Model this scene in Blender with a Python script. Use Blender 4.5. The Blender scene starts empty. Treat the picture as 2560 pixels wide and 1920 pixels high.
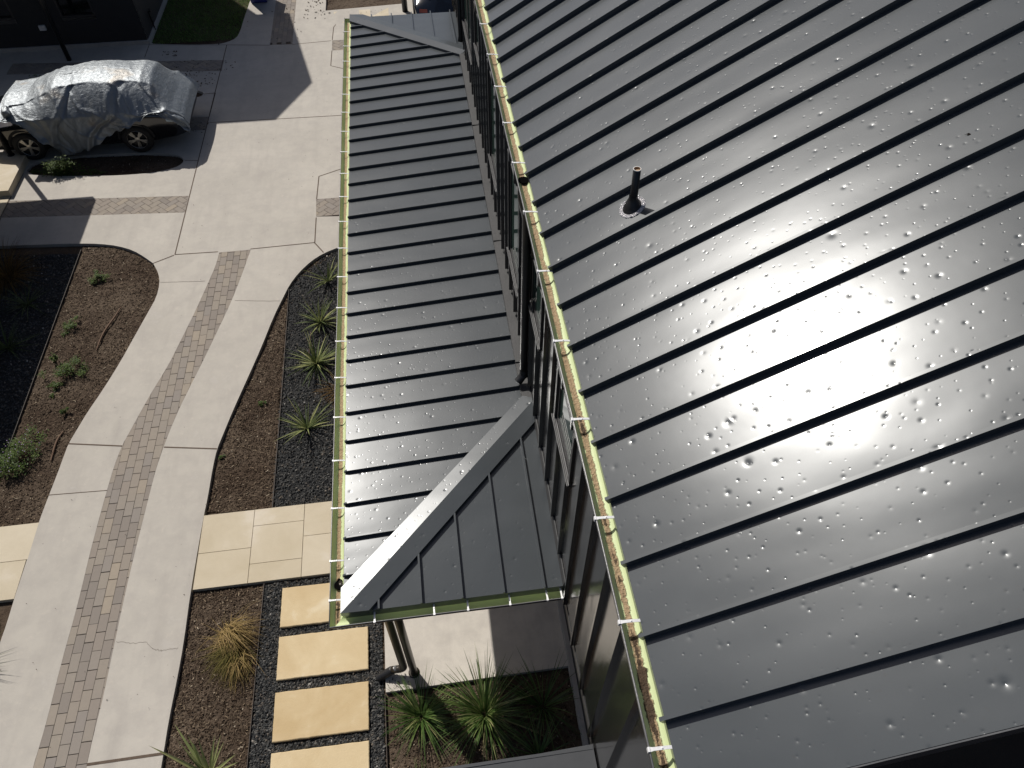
import bpy, math, random
from mathutils import Vector, Matrix, noise
rnd = random.Random(7)
C = bpy.context.scene.collection
S = bpy.context.scene
R_ = math.radians

# ------------------------------------------------------------------ camera, light, exposure
CAMZ = 10.0
RX = Vector((0.991141, -0.132804, 0.001760)); RU = Vector((0.101226, 0.763912, 0.637332)); RF = Vector((0.085985, 0.631507, -0.770587))
cam = bpy.data.objects.new('camera', bpy.data.cameras.new('camera'))
C.objects.link(cam)
cam.data.sensor_width = 36.0; cam.data.lens = 1837.0 / 2560.0 * 36.0
cam.data.clip_start = 0.05; cam.data.clip_end = 500
cam.matrix_world = Matrix(((RX.x, RU.x, -RF.x, 0), (RX.y, RU.y, -RF.y, 0), (RX.z, RU.z, -RF.z, CAMZ), (0, 0, 0, 1)))
S.camera = cam

SUN_DIR = Vector((-0.373, 0.560, 0.740)).normalized()
w = bpy.data.worlds.new('World'); S.world = w; w.use_nodes = True
nt = w.node_tree; nt.nodes.clear()
wo = nt.nodes.new('ShaderNodeOutputWorld'); wb = nt.nodes.new('ShaderNodeBackground'); sk = nt.nodes.new('ShaderNodeTexSky')
sk.sky_type = 'NISHITA'; sk.sun_disc = False
sk.sun_elevation = math.asin(SUN_DIR.z); sk.sun_rotation = math.atan2(SUN_DIR.x, SUN_DIR.y)
sk.air_density = .75; sk.dust_density = 2.2; sk.ozone_density = .6
wb.inputs['Strength'].default_value = 0.064
nt.links.new(sk.outputs[0], wb.inputs[0]); nt.links.new(wb.outputs[0], wo.inputs[0])
sl = bpy.data.lights.new('sun', 'SUN'); sl.energy = 4.25; sl.angle = R_(0.53); sl.color = (1.0, 0.955, 0.89)
so = bpy.data.objects.new('sun', sl); C.objects.link(so)
so.rotation_euler = (-SUN_DIR).to_track_quat('-Z', 'Y').to_euler()
S.view_settings.view_transform = 'Standard'; S.view_settings.look = 'None'
S.view_settings.exposure = 0.0; S.view_settings.gamma = 1.0
S.cycles.max_bounces = 8

# ------------------------------------------------------------------ pixel -> place (survey of the photograph, 2212 px wide)
K = 2560.0 / 2212.0
def ray(px, py):
    a = (px * K - 1280) / 1837.0; b = (960 - py * K) / 1837.0
    return RX * a + RU * b + RF
def at(px, py, z=0.0):
    d = ray(px, py); t = (z - CAMZ) / d.z
    return Vector((d.x * t, d.y * t, z))
def c1(x, y): return (x * .33596, y * .33596)
def c3(x, y): return (x * .33596, 518.44 + y * .33596)
def c5(x, y): return (x * .33596, 1101.7 + y * .33596)
def c6(x, y): return (691.25 + x * .33596, 1101.7 + y * .33596)
def c8(x, y): return (656.7 + x * .15624, y * .15624)
def pts(f, L, z=0.0): return [at(*f(*q), z) for q in L]
def ident(x, y): return (x, y)

# ------------------------------------------------------------------ node helpers
class NT:
    def __init__(s, name):
        s.m = bpy.data.materials.new(name); s.m.use_nodes = True
        s.t = s.m.node_tree; s.t.nodes.clear()
        s.out = s.n('ShaderNodeOutputMaterial'); s.p = s.n('ShaderNodeBsdfPrincipled')
        s.l(s.p.outputs[0], s.out.inputs[0])
    def n(s, t, **k):
        x = s.t.nodes.new(t)
        for a, b in k.items(): setattr(x, a, b)
        return x
    def l(s, a, b): s.t.links.new(a, b)
    def put(s, sock, v):
        if hasattr(v, 'is_linked') or hasattr(v, 'links'): s.l(v, sock)
        elif isinstance(v, (tuple, list)) and len(v) == 3 and sock.type == 'RGBA': sock.default_value = (*v, 1)
        else: sock.default_value = v
    def math(s, op, a, b=None, c=None, clamp=False):
        x = s.n('ShaderNodeMath', operation=op, use_clamp=clamp)
        for i, v in enumerate((a, b, c)):
            if v is not None: s.put(x.inputs[i], v)
        return x.outputs[0]
    def pos(s): return s.n('ShaderNodeNewGeometry').outputs['Position']
    def map(s, v, sc=(1, 1, 1), rot=(0, 0, 0)):
        x = s.n('ShaderNodeMapping'); s.l(v, x.inputs[0]); x.inputs['Scale'].default_value = sc; x.inputs['Rotation'].default_value = rot
        return x.outputs[0]
    def noise(s, v, scale, detail=4, rough=.55, dist=0):
        x = s.n('ShaderNodeTexNoise'); s.l(v, x.inputs['Vector']); x.inputs['Scale'].default_value = scale
        x.inputs['Detail'].default_value = detail; x.inputs['Roughness'].default_value = rough; x.inputs['Distortion'].default_value = dist
        return x.outputs['Fac']
    def vor(s, v, scale, feature='F1', dim='3D'):
        x = s.n('ShaderNodeTexVoronoi', feature=feature, voronoi_dimensions=dim); s.l(v, x.inputs['Vector']); x.inputs['Scale'].default_value = scale
        return x
    def ramp(s, f, stops):
        x = s.n('ShaderNodeValToRGB'); s.l(f, x.inputs[0]); e = x.color_ramp.elements
        while len(e) < len(stops): e.new(.5)
        for q, (p, c) in zip(e, stops):
            q.position = p; q.color = (*c, 1) if isinstance(c, (tuple, list)) else (c, c, c, 1)
        return x.outputs[0]
    def mix(s, f, a, b, mode='MIX'):
        x = s.n('ShaderNodeMix', data_type='RGBA', blend_type=mode)
        s.put(x.inputs[0], f); s.put(x.inputs[6], a); s.put(x.inputs[7], b)
        return x.outputs[2]
    def attr(s, name):
        x = s.n('ShaderNodeAttribute'); x.attribute_name = name; return x.outputs['Fac']
    def bump(s, h, dist=1.0, strength=1.0, normal=None):
        x = s.n('ShaderNodeBump'); s.l(h, x.inputs['Height']); x.inputs['Distance'].default_value = dist; x.inputs['Strength'].default_value = strength
        if normal is not None: s.l(normal, x.inputs['Normal'])
        return x.outputs[0]
    def set(s, **k):
        nm = {'color': 'Base Color', 'rough': 'Roughness', 'metal': 'Metallic', 'normal': 'Normal', 'spec': 'Specular IOR Level', 'coat': 'Coat Weight', 'coatr': 'Coat Roughness', 'trans': 'Transmission Weight', 'sss': 'Subsurface Weight', 'ior': 'IOR'}
        for a, b in k.items(): s.put(s.p.inputs[nm[a]], b)
        return s.m

def mat_plain(name, col, rough=.6, metal=0.0, var=.25, scale=12, bump=.0015, spec=.5):
    m = NT(name); P = m.pos(); n1 = m.noise(P, scale, 5)
    c = m.mix(n1, tuple(x * (1 - var) for x in col), tuple(min(1, x * (1 + var)) for x in col))
    k = dict(color=c, rough=rough, metal=metal, spec=spec)
    if bump: k['normal'] = m.bump(m.noise(P, scale * 6, 4), bump)
    return m.set(**k)

def mat_roof():
    m = NT('dented_charcoal_roof_metal'); P = m.pos()
    sx = m.n('ShaderNodeSeparateXYZ'); m.l(P, sx.inputs[0])
    x, y, z = sx.outputs
    # distance measured along the sheet: x stretched with height so that dents stay round on the slope
    u = m.math('ADD', m.math('MULTIPLY', x, .866), m.math('MULTIPLY', z, .5))
    cb = m.n('ShaderNodeCombineXYZ'); m.l(u, cb.inputs[0]); m.l(y, cb.inputs[1]); uv = cb.outputs[0]
    def dents(scale, rmin, rmax, deep, keep, off):
        mp = m.n('ShaderNodeMapping'); m.l(uv, mp.inputs[0]); mp.inputs['Location'].default_value = (off, off * 1.7, 0)
        v = m.vor(mp.outputs[0], scale, 'F1', '2D'); sc = m.n('ShaderNodeSeparateColor'); m.l(v.outputs['Color'], sc.inputs[0])
        r = m.math('MULTIPLY_ADD', m.math('POWER', sc.outputs[0], 2.2), (rmax - rmin), rmin)
        d = m.math('DIVIDE', m.math('DIVIDE', v.outputs['Distance'], scale), r)
        d = m.math('SQRT', m.math('MULTIPLY_ADD', d, d, .012))     # a struck point with a soft skirt round it
        q = m.math('SUBTRACT', 1.0, d, clamp=True)
        q = m.math('MULTIPLY', m.math('POWER', q, 3.1), r)
        amp = m.math('MULTIPLY_ADD', m.math('POWER', sc.outputs[2], 1.6), .85, .15); q = m.math('MULTIPLY', q, amp)
        on = m.math('LESS_THAN', sc.outputs[1], keep)
        return m.math('MULTIPLY', m.math('MULTIPLY', q, on), -deep)
    patch = m.noise(uv, .9, 2)
    h = m.math('ADD', dents(6.8, .018, .039, .095, .8, 3.1), dents(11.5, .011, .022, .09, .8, 11.3))
    h = m.math('ADD', h, dents(3.1, .035, .060, .085, .26, 23.7))
    h = m.math('MULTIPLY', h, m.math('MULTIPLY_ADD', patch, 1.3, .40))
    oil = m.noise(m.map(uv, (.7, 1.4, 1)), 1.8, 1, .4)
    h = m.math('ADD', h, m.math('MULTIPLY', oil, .0075))
    h = m.math('ADD', h, m.math('MULTIPLY', m.noise(uv, 9, 1), .00018))
    n1 = m.noise(P, 1.3, 4); n2 = m.noise(P, 38, 3)
    col = m.mix(n1, (.052, .059, .064), (.070, .078, .084))
    col = m.mix(m.math('MULTIPLY', m.ramp(n2, [(.62, 0), (.75, 1)]), .35), col, (.06, .06, .06))
    rg = m.math('MULTIPLY_ADD', n1, .06, .265)
    nb = m.bump(h, 1.0); m.l(nb, m.p.inputs['Coat Normal'])
    return m.set(color=col, rough=rg, metal=.12, spec=.38, coat=.26, coatr=.13, normal=nb)

def mat_trim_metal():
    m = NT('charcoal_trim_metal'); P = m.pos(); n1 = m.noise(P, 3, 4)
    col = m.mix(n1, (.06, .064, .069), (.08, .083, .088))
    h = m.math('ADD', m.math('MULTIPLY', m.noise(P, 2.2, 2), .006), m.math('MULTIPLY', m.noise(P, 20, 3), .0006))
    return m.set(color=col, rough=.34, metal=.2, normal=m.bump(h, 1.0))

def mat_flashing():
    m = NT('dull_grey_flashing'); P = m.pos(); n1 = m.noise(P, 4, 5); n2 = m.noise(P, 30, 4)
    col = m.mix(n1, (.034, .034, .035), (.058, .058, .058)); col = m.mix(m.ramp(n2, [(.55, 0), (.75, .5)]), col, (.02, .02, .02))
    return m.set(color=col, rough=.55, metal=.0, spec=.3, normal=m.bump(n2, .002))

def mat_wall():
    m = NT('black_glossy_siding'); P = m.pos()
    n1 = m.noise(P, 2.0, 3)
    col = m.mix(n1, (.018, .018, .019), (.03, .03, .031))
    h = m.math('MULTIPLY', m.noise(m.map(P, (1, 1.5, .4)), 2.4, 2), .009)
    return m.set(color=col, rough=.17, metal=0.0, spec=.75, coat=.3, coatr=.12, normal=m.bump(h, 1.0))

def mat_gutter_in():
    m = NT('gutter_lining_with_sediment'); P = m.pos(); a = m.attr('tone')
    n1 = m.noise(P, 5, 5); n2 = m.noise(P, 45, 4, .65); n3 = m.noise(m.map(P, (1, .6, 1)), 4.2, 4, .65)
    base = m.mix(n1, (.47, .56, .28), (.59, .65, .37))
    # sediment lies along the bottom of the trough (tone = 1 there)
    silt = m.ramp(m.math('ADD', a, m.math('ADD', m.math('MULTIPLY_ADD', n2, .50, -.25), m.math('MULTIPLY_ADD', n3, .6, -.28))), [(.66, 0), (.74, 1)])
    siltc = m.mix(n2, (.20, .115, .06), (.54, .41, .25))
    col = m.mix(silt, base, siltc)
    sx = m.n('ShaderNodeSeparateXYZ'); m.l(P, sx.inputs[0])
    near = m.n('ShaderNodeMapRange'); m.l(sx.outputs[1], near.inputs[0])
    near.inputs[1].default_value = 5.6; near.inputs[2].default_value = 1.6; near.inputs[3].default_value = -.55; near.inputs[4].default_value = -.12
    mud = m.math('ADD', m.math('ADD', m.math('MULTIPLY', a, .55), m.math('MULTIPLY', n3, 1.7)), m.math('ADD', near.outputs[0], m.math('MULTIPLY_ADD', n2, .3, -.15)))
    mudm = m.ramp(m.math('MULTIPLY', mud, .5), [(.60, 0), (.618, 1)])
    mudc = m.mix(n2, (.018, .012, .007), (.11, .065, .035))
    col = m.mix(mudm, col, mudc)
    h = m.math('ADD', m.math('MULTIPLY', mudm, .012), m.math('MULTIPLY', m.math('MULTIPLY', n2, silt), .02))
    rough = m.mix(silt, (.55, .55, .55), (.8, .8, .8))
    return m.set(color=col, rough=rough, normal=m.bump(h, 1.0))

def mat_concrete(name='broom_finished_concrete', base=(.465, .435, .385)):
    m = NT(name); P = m.pos()
    n1 = m.noise(P, .55, 5, .6); n2 = m.noise(P, 3.2, 6, .65); n3 = m.noise(P, 70, 3); n4 = m.noise(P, 9, 5, .7)
    col = m.mix(n1, tuple(x * .78 for x in base), tuple(x * 1.2 for x in base))
    col = m.mix(m.math('MULTIPLY', m.ramp(n2, [(.42, 0), (.66, 1)]), .42), col, (.34, .315, .29))
    col = m.mix(m.math('MULTIPLY', m.ramp(n4, [(.56, 0), (.70, 1)]), .35), col, (.56, .51, .44))
    col = m.mix(m.math('MULTIPLY', n3, .22), col, (.36, .33, .30))
    n5 = m.noise(m.map(P, (3.2, .55, 1)), 1.0, 4, .6)
    col = m.mix(m.math('MULTIPLY', m.ramp(n5, [(.5, 0), (.7, 1)]), .28), col, (.31, .285, .26))
    col = m.mix(m.math('MULTIPLY', m.ramp(m.noise(P, 1.6, 6, .75), [(.60, 0), (.64, 1)]), .16), col, (.60, .57, .52))
    v = m.vor(P, 5.0); sp = m.ramp(v.outputs['Distance'], [(.035, 1), (.05, 0)])
    col = m.mix(m.math('MULTIPLY', sp, m.ramp(m.noise(P, 1.9, 2), [(.5, 0), (.55, .65)])), col, (.1, .085, .07))
    h = m.math('ADD', m.math('MULTIPLY', n3, .0014), m.math('MULTIPLY', m.noise(m.map(P, (1, 14, 1)), 22, 2), .0008))
    h = m.math('ADD', h, m.math('MULTIPLY', n4, .002))
    return m.set(color=col, rough=.85, spec=.25, normal=m.bump(h, 1.0))

def mat_paver():
    m = NT('tumbled_grey_brown_pavers'); P = m.pos(); a = m.attr('tone')
    col = m.ramp(a, [(0, (.215, .19, .168)), (.3, (.275, .235, .20)), (.55, (.31, .27, .22)), (.8, (.25, .225, .205)), (1, (.37, .31, .235))])
    n2 = m.noise(P, 14, 5, .7); n3 = m.noise(P, 90, 3)
    col = m.mix(m.math('MULTIPLY', n2, .5), col, (.18, .16, .145)); col = m.mix(m.math('MULTIPLY', n3, .3), col, (.36, .32, .27))
    return m.set(color=col, rough=.9, spec=.2, normal=m.bump(m.math('ADD', n3, n2), .003))

def mat_stone(name, lo, hi, blot):
    m = NT(name); P = m.pos(); n1 = m.noise(P, 1.4, 4, .6, .4); n2 = m.noise(P, 12, 5, .6); n3 = m.noise(P, 60, 3)
    a = m.attr('tone')
    col = m.mix(m.ramp(m.math('ADD', m.math('MULTIPLY', n1, .8), m.math('MULTIPLY', a, .3)), [(.35, 0), (.7, 1)]), lo, hi)
    col = m.mix(m.math('MULTIPLY', m.ramp(n1, [(.56, 0), (.68, 1)]), .55), col, blot)
    col = m.mix(m.math('MULTIPLY', n2, .18), col, tuple(x * .7 for x in lo))
    return m.set(color=col, rough=.8, spec=.25, normal=m.bump(m.math('ADD', n3, n2), .0025))

def mat_soil():
    m = NT('brown_mulch_soil'); P = m.pos(); n1 = m.noise(P, 1.1, 4); n2 = m.noise(P, 24, 6, .7); n3 = m.noise(P, 7, 5, .65)
    v = m.vor(m.map(P, (1, 1.8, 1), (0, 0, .6)), 42)
    col = m.mix(m.ramp(n1, [(.36, 0), (.62, 1)]), (.068, .047, .033), (.150, .115, .084)); col = m.mix(m.math('MULTIPLY', n2, .7), col, (.028, .018, .012))
    col = m.mix(m.ramp(v.outputs['Distance'], [(.0, .7), (.3, 0)]), col, (.13, .088, .056))
    h = m.math('ADD', m.math('MULTIPLY', n3, .05), m.math('MULTIPLY', n2, .02))
    return m.set(color=col, rough=.95, spec=.15, normal=m.bump(h, 1.0))

def mat_tone(name, stops, rough=.7, spec=.3, bump=0, trans=0):
    m = NT(name); a = m.attr('tone'); P = m.pos()
    col = m.ramp(a, stops); col = m.mix(m.math('MULTIPLY', m.noise(P, 60, 2), .3), col, stops[0][1])
    k = dict(color=col, rough=rough, spec=spec)
    if bump: k['normal'] = m.bump(m.noise(P, 80, 3), bump)
    mm = m.set(**k)
    if trans:
        tr = m.n('ShaderNodeBsdfTranslucent'); m.l(col, tr.inputs[0]); mx = m.n('ShaderNodeMixShader'); mx.inputs[0].default_value = trans
        m.l(m.p.outputs[0], mx.inputs[1]); m.l(tr.outputs[0], mx.inputs[2]); m.l(mx.outputs[0], m.out.inputs[0])
    return mm

def mat_tarp():
    m = NT('silver_tarpaulin'); P = m.pos(); n1 = m.noise(P, 2.2, 5, .6); n2 = m.noise(m.map(P, (1, 1, 1.4)), 13, 5, .7, .6)
    v = m.vor(m.map(P, (1, 1, .8)), 9)
    col = m.mix(n1, (.20, .225, .25), (.30, .32, .33))
    col = m.mix(m.math('MULTIPLY', m.ramp(m.noise(P, 1.7, 3), [(.6, 0), (.74, 1)]), .5), col, (.34, .27, .19))
    h = m.math('ADD', m.math('MULTIPLY', n2, .016), m.math('MULTIPLY', v.outputs['Distance'], .007))
    return m.set(color=col, rough=.47, metal=.5, normal=m.bump(h, 1.0))

M = {}
M['roof'] = mat_roof(); M['trim'] = mat_trim_metal(); M['flash'] = mat_flashing(); M['wall'] = mat_wall(); M['gutter_in'] = mat_gutter_in()
M['black'] = mat_plain('black_painted_metal', (.012, .012, .013), .35, 0, .2, 8, .0006)
M['bronze'] = mat_plain('dark_bronze_pipe', (.045, .038, .030), .33, .35, .25, 6, .0006)
M['frame'] = mat_plain('dark_window_frame', (.03, .03, .031), .4)
M['sill'] = mat_plain('grey_sill_metal', (.20, .20, .20), .35, .3)
M['alu'] = mat_plain('bright_bracket_metal', (.82, .82, .82), .35, .1, .06)
M['lip'] = mat_plain('gutter_outer_metal', (.05, .052, .055), .3, .4)
M['concrete'] = mat_concrete(); M['curb'] = mat_concrete('rough_grey_foundation_concrete', (.42, .40, .37))
M['slab'] = mat_concrete('smooth_cream_concrete', (.60, .56, .495))
M['paver'] = mat_paver(); M['soil'] = mat_soil()
M['joint'] = mat_plain('dark_joint_filler', (.10, .072, .052), .9, 0, .4, 20)
M['lime'] = mat_stone('honey_limestone', (.52, .39, .215), (.66, .54, .345), (.74, .67, .52))
M['flag'] = mat_stone('pale_cream_limestone', (.50, .43, .31), (.59, .52, .40), (.64, .58, .49))
M['gravel'] = mat_tone('black_basalt_gravel', [(0, (.02, .021, .022)), (.5, (.058, .060, .060)), (.9, (.12, .115, .105)), (.985, (.17, .14, .11)), (1, (.5, .48, .44))], .7, .4)
M['gravelbed'] = mat_plain('gravel_bed_fines', (.02, .02, .02), .95, 0, .4, 40, .01)
M['mulch'] = mat_tone('mulch_chips', [(0, (.035, .022, .014)), (.55, (.10, .072, .050)), (.85, (.18, .135, .095)), (.97, (.30, .23, .15)), (1, (.5, .43, .33))], .9, .15)
M['rust'] = mat_plain('weathered_steel_edging', (.05, .038, .03), .7)
M['grass'] = mat_tone('lawn_blades', [(0, (.05, .12, .02)), (.6, (.12, .24, .045)), (1, (.26, .32, .09))], .6, .3, 0, .25)
M['gr_green'] = mat_tone('fresh_green_blades', [(0, (.040, .080, .02)), (.5, (.095, .165, .04)), (.85, (.21, .27, .085)), (1, (.38, .35, .17))], .36, .45, 0, .3)
M['gr_var'] = mat_tone('variegated_blades', [(0, (.05, .075, .03)), (.5, (.14, .18, .06)), (1, (.50, .50, .22))], .5, .4, 0, .2)
M['gr_dead'] = mat_tone('dry_tan_blades', [(0, (.07, .055, .02)), (.35, (.13, .12, .03)), (.7, (.30, .21, .08)), (1, (.46, .33, .16))], .7, .2, 0, .2)
M['gr_rust'] = mat_tone('rusty_dry_blades', [(0, (.08, .05, .02)), (.5, (.20, .11, .03)), (1, (.30, .20, .08))], .7, .2, 0, .2)
M['leaf'] = mat_tone('small_green_leaves', [(0, (.025, .05, .008)), (.6, (.075, .13, .02)), (1, (.16, .21, .045))], .55, .3, 0, .3)
M['litter'] = mat_tone('fallen_leaves_and_leaf_shade', [(0, (.02, .015, .012)), (1, (.09, .06, .04))], .9, .2)
M['pod'] = mat_plain('brown_twig_bark', (.13, .075, .045), .8, 0, .3, 30)
M['tarp'] = mat_tarp()
M['car'] = mat_plain('black_car_paint', (.008, .009, .012), .12, 0, .1, 4, 0, .8)
M['navy'] = mat_plain('navy_car_paint', (.004, .007, .014), .12, 0, .1, 4, 0, .8)
M['tyre'] = mat_plain('tyre_rubber', (.012, .012, .012), .85)
M['rim'] = mat_plain('machined_alloy', (.42, .41, .38), .3, .7)
M['glassd'] = mat_plain('dark_car_glass', (.006, .007, .008), .05, 0, .1, 4, 0, .9)
M['pane'] = mat_plain('greenish_window_glass', (.035, .06, .05), .04, 0, .15, 1.2, 0, .9)
M['lampglass'] = mat_plain('headlamp_glass', (.30, .38, .45), .12, .2)
M['redlamp'] = mat_plain('tail_lamp_red', (.20, .01, .012), .15)
M['blue'] = mat_plain('blue_bin_plastic', (.012, .025, .17), .45)
M['stucco'] = mat_plain('charcoal_lap_siding', (.022, .022, .023), .75, 0, .2, 3, .004)
M['white'] = mat_plain('off_white_plastic', (.66, .65, .63), .5)
M['lead'] = mat_plain('crimped_metal_flange', (.80, .78, .80), .25, .45, .1, 30, .02)
M['rubber'] = mat_plain('black_pipe_boot', (.015, .015, .016), .45)
M['pipein'] = mat_plain('tan_pipe_inside', (.42, .29, .17), .7)

# ------------------------------------------------------------------ mesh builder
class MB:
    def __init__(s): s.v = []; s.f = []; s.t = []; s.m = []; s.flat = set()
    def face(s, idx, tone=.5, mi=0): s.f.append(tuple(idx)); s.t.append(tone); s.m.append(mi)
    def poly(s, P, tone=.5, mi=0):
        s.flat.add(len(s.f))
        b = len(s.v); s.v += [tuple(p) for p in P]; s.face(range(b, b + len(P)), tone, mi)
    def box(s, x0, x1, y0, y1, z0, z1, tone=.5, mi=0):
        b = len(s.v)
        s.v += [(x0, y0, z0), (x1, y0, z0), (x1, y1, z0), (x0, y1, z0), (x0, y0, z1), (x1, y0, z1), (x1, y1, z1), (x0, y1, z1)]
        s.flat.update(range(len(s.f), len(s.f) + 6))
        for q in ((3, 2, 1, 0), (4, 5, 6, 7), (0, 1, 5, 4), (1, 2, 6, 5), (2, 3, 7, 6), (3, 0, 4, 7)): s.face([b + i for i in q], tone, mi)
    def hexa(s, A, B, tone=.5, mi=0):          # two matching quads
        b = len(s.v); s.v += [tuple(p) for p in A] + [tuple(p) for p in B]; n = len(A); s.flat.update(range(len(s.f), len(s.f) + n + 2))
        s.face([b + i for i in range(n)][::-1], tone, mi); s.face([b + n + i for i in range(n)], tone, mi)
        for i in range(n): j = (i + 1) % n; s.face((b + i, b + j, b + n + j, b + n + i), tone, mi)
    def prism(s, P, z0, z1, tone=.5, mi=0):
        s.hexa([(p[0], p[1], z0) for p in P], [(p[0], p[1], z1) for p in P], tone, mi)
    def tube(s, path, r, n=12, tone=.5, mi=0, caps=True):
        path = [Vector(p) for p in path]; rings = []
        for i, p in enumerate(path):
            d = (path[min(i + 1, len(path) - 1)] - path[max(i - 1, 0)]).normalized()
            a = Vector((0, 0, 1)) if abs(d.z) < .9 else Vector((0, 1, 0))
            e = d.cross(a).normalized(); g = e.cross(d)
            rr = r[i] if isinstance(r, (list, tuple)) else r
            b = len(s.v); s.v += [tuple(p + (e * math.cos(2 * math.pi * k / n) + g * math.sin(2 * math.pi * k / n)) * rr) for k in range(n)]
            rings.append(b)
        for a, b in zip(rings, rings[1:]):
            for k in range(n): j = (k + 1) % n; s.face((a + k, a + j, b + j, b + k), tone, mi)
        if caps:
            s.face([rings[0] + k for k in range(n)][::-1], tone, mi); s.face([rings[-1] + k for k in range(n)], tone, mi)
    def lathe(s, prof, c, axis, n=24, tone=.5, mi=0):   # prof: (radius, height along axis)
        ax = Vector(axis).normalized(); a = Vector((0, 0, 1)) if abs(ax.z) < .9 else Vector((1, 0, 0))
        e = ax.cross(a).normalized(); g = ax.cross(e); c = Vector(c); rings = []
        for r, h in prof:
            b = len(s.v); s.v += [tuple(c + ax * h + (e * math.cos(2 * math.pi * k / n) + g * math.sin(2 * math.pi * k / n)) * r) for k in range(n)]; rings.append(b)
        for a, b in zip(rings, rings[1:]):
            for k in range(n): j = (k + 1) % n; s.face((a + k, a + j, b + j, b + k), tone, mi)
    def grid(s, fn, nu, nv, tone=.5, mi=0):
        b = len(s.v)
        for i in range(nu + 1):
            for j in range(nv + 1): s.v.append(tuple(fn(i / nu, j / nv)))
        for i in range(nu):
            for j in range(nv):
                a = b + i * (nv + 1) + j; s.face((a, a + nv + 1, a + nv + 2, a + 1), tone, mi)
    def build(s, name, mats, parent=None, smooth=False):
        me = bpy.data.meshes.new(name)
        root = parent
        while root is not None and root.parent is not None: root = root.parent
        off = root.location if root is not None else Vector((0, 0, 0))
        me.from_pydata([(x - off.x, y - off.y, z - off.z) for x, y, z in s.v], [], s.f)
        if not isinstance(mats, (list, tuple)): mats = [mats]
        for q in mats: me.materials.append(q)
        me.polygons.foreach_set('material_index', s.m)
        at_ = me.attributes.new('tone', 'FLOAT', 'FACE'); at_.data.foreach_set('value', s.t)
        if smooth: me.polygons.foreach_set('use_smooth', [i not in s.flat for i in range(len(s.f))])
        me.update()
        o = bpy.data.objects.new(name, me); C.objects.link(o)
        if parent is not None: o.parent = parent
        return o

def tag(o, label=None, cat=None, group=None, kind=None):
    if label: o['label'] = label
    if cat: o['category'] = cat
    if group: o['group'] = group
    if kind: o['kind'] = kind
    return o
def thing(name, loc, label, cat, group=None):
    o = bpy.data.objects.new(name, None); C.objects.link(o); o.location = loc; o.empty_display_size = .3
    return tag(o, label, cat, group)

def curve_sheet(name, loops, z0, z1, mat):          # flat filled outline with holes, given real thickness
    cu = bpy.data.curves.new(name, 'CURVE'); cu.dimensions = '2D'; cu.fill_mode = 'BOTH'; cu.extrude = (z1 - z0) / 2
    for L in loops:
        sp = cu.splines.new('POLY'); sp.points.add(len(L) - 1); sp.use_cyclic_u = True
        for q, p in zip(sp.points, L): q.co = (p[0], p[1], 0, 1)
    tmp = bpy.data.objects.new('tmp', cu); C.objects.link(tmp)
    me = bpy.data.meshes.new_from_object(tmp.evaluated_get(bpy.context.evaluated_depsgraph_get()))
    bpy.data.objects.remove(tmp); bpy.data.curves.remove(cu)
    for v in me.vertices: v.co.z += (z0 + z1) / 2
    me.materials.clear(); me.materials.append(mat)
    o = bpy.data.objects.new(name, me); C.objects.link(o)
    return o

def smooth_loop(P, it=1, closed=False):
    for _ in range(it):
        Q = [] if closed else [P[0]]
        n = len(P)
        for i in range(n if closed else n - 1):
            a, b = Vector(P[i]), Vector(P[(i + 1) % n]); Q += [a.lerp(b, .25), a.lerp(b, .75)]
        if not closed: Q.append(P[-1])
        P = Q
    return P
def inside(x, y, P):
    c = False; n = len(P); j = n - 1
    for i in range(n):
        xi, yi, xj, yj = P[i][0], P[i][1], P[j][0], P[j][1]
        if (yi > y) != (yj > y) and x < (xj - xi) * (y - yi) / (yj - yi) + xi: c = not c
        j = i
    return c
def clip(P, a, b):        # keep the part of polygon P to the left of a->b
    d = (b[0] - a[0], b[1] - a[1]); Q = []
    f = lambda p: d[0] * (p[1] - a[1]) - d[1] * (p[0] - a[0])
    for i in range(len(P)):
        p, q = P[i], P[(i + 1) % len(P)]; fp, fq = f(p), f(q)
        if fp >= 0: Q.append(p)
        if (fp > 0) != (fq > 0) and abs(fp - fq) > 1e-9:
            t = fp / (fp - fq); Q.append((p[0] + (q[0] - p[0]) * t, p[1] + (q[1] - p[1]) * t))
    return Q
def area(P): return abs(sum(P[i][0] * P[(i + 1) % len(P)][1] - P[(i + 1) % len(P)][0] * P[i][1] for i in range(len(P)))) / 2
def paver(mb, P, z=0.0, gap=.0035, bev=.004):
    if len(P) < 3 or area(P) < .0006: return
    cx = sum(p[0] for p in P) / len(P); cy = sum(p[1] for p in P) / len(P)
    def ins(d):
        Q = []
        for p in P:
            v = Vector((cx - p[0], cy - p[1])); L = v.length; Q.append((p[0] + v.x / L * min(d, L * .6), p[1] + v.y / L * min(d, L * .6)))
        return Q
    A, B = ins(gap), ins(gap + bev); t = rnd.random(); dz = rnd.uniform(-.0015, .0015); n = len(P); b = len(mb.v)
    mb.v += [(p[0], p[1], -.04) for p in A] + [(p[0], p[1], z - .003 + dz) for p in A] + [(p[0], p[1], z + dz) for p in B]
    for i in range(n):
        j = (i + 1) % n
        mb.face((b + i, b + j, b + n + j, b + n + i), t); mb.face((b + n + i, b + n + j, b + 2 * n + j, b + 2 * n + i), t)
    mb.face([b + 2 * n + i for i in range(n)], t)

# ------------------------------------------------------------------ THE GROUND
g = MB(); g.box(-60, 60, -40, 90, -.6, -.075); tag(g.build('ground', M['soil']), kind='structure')

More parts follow.
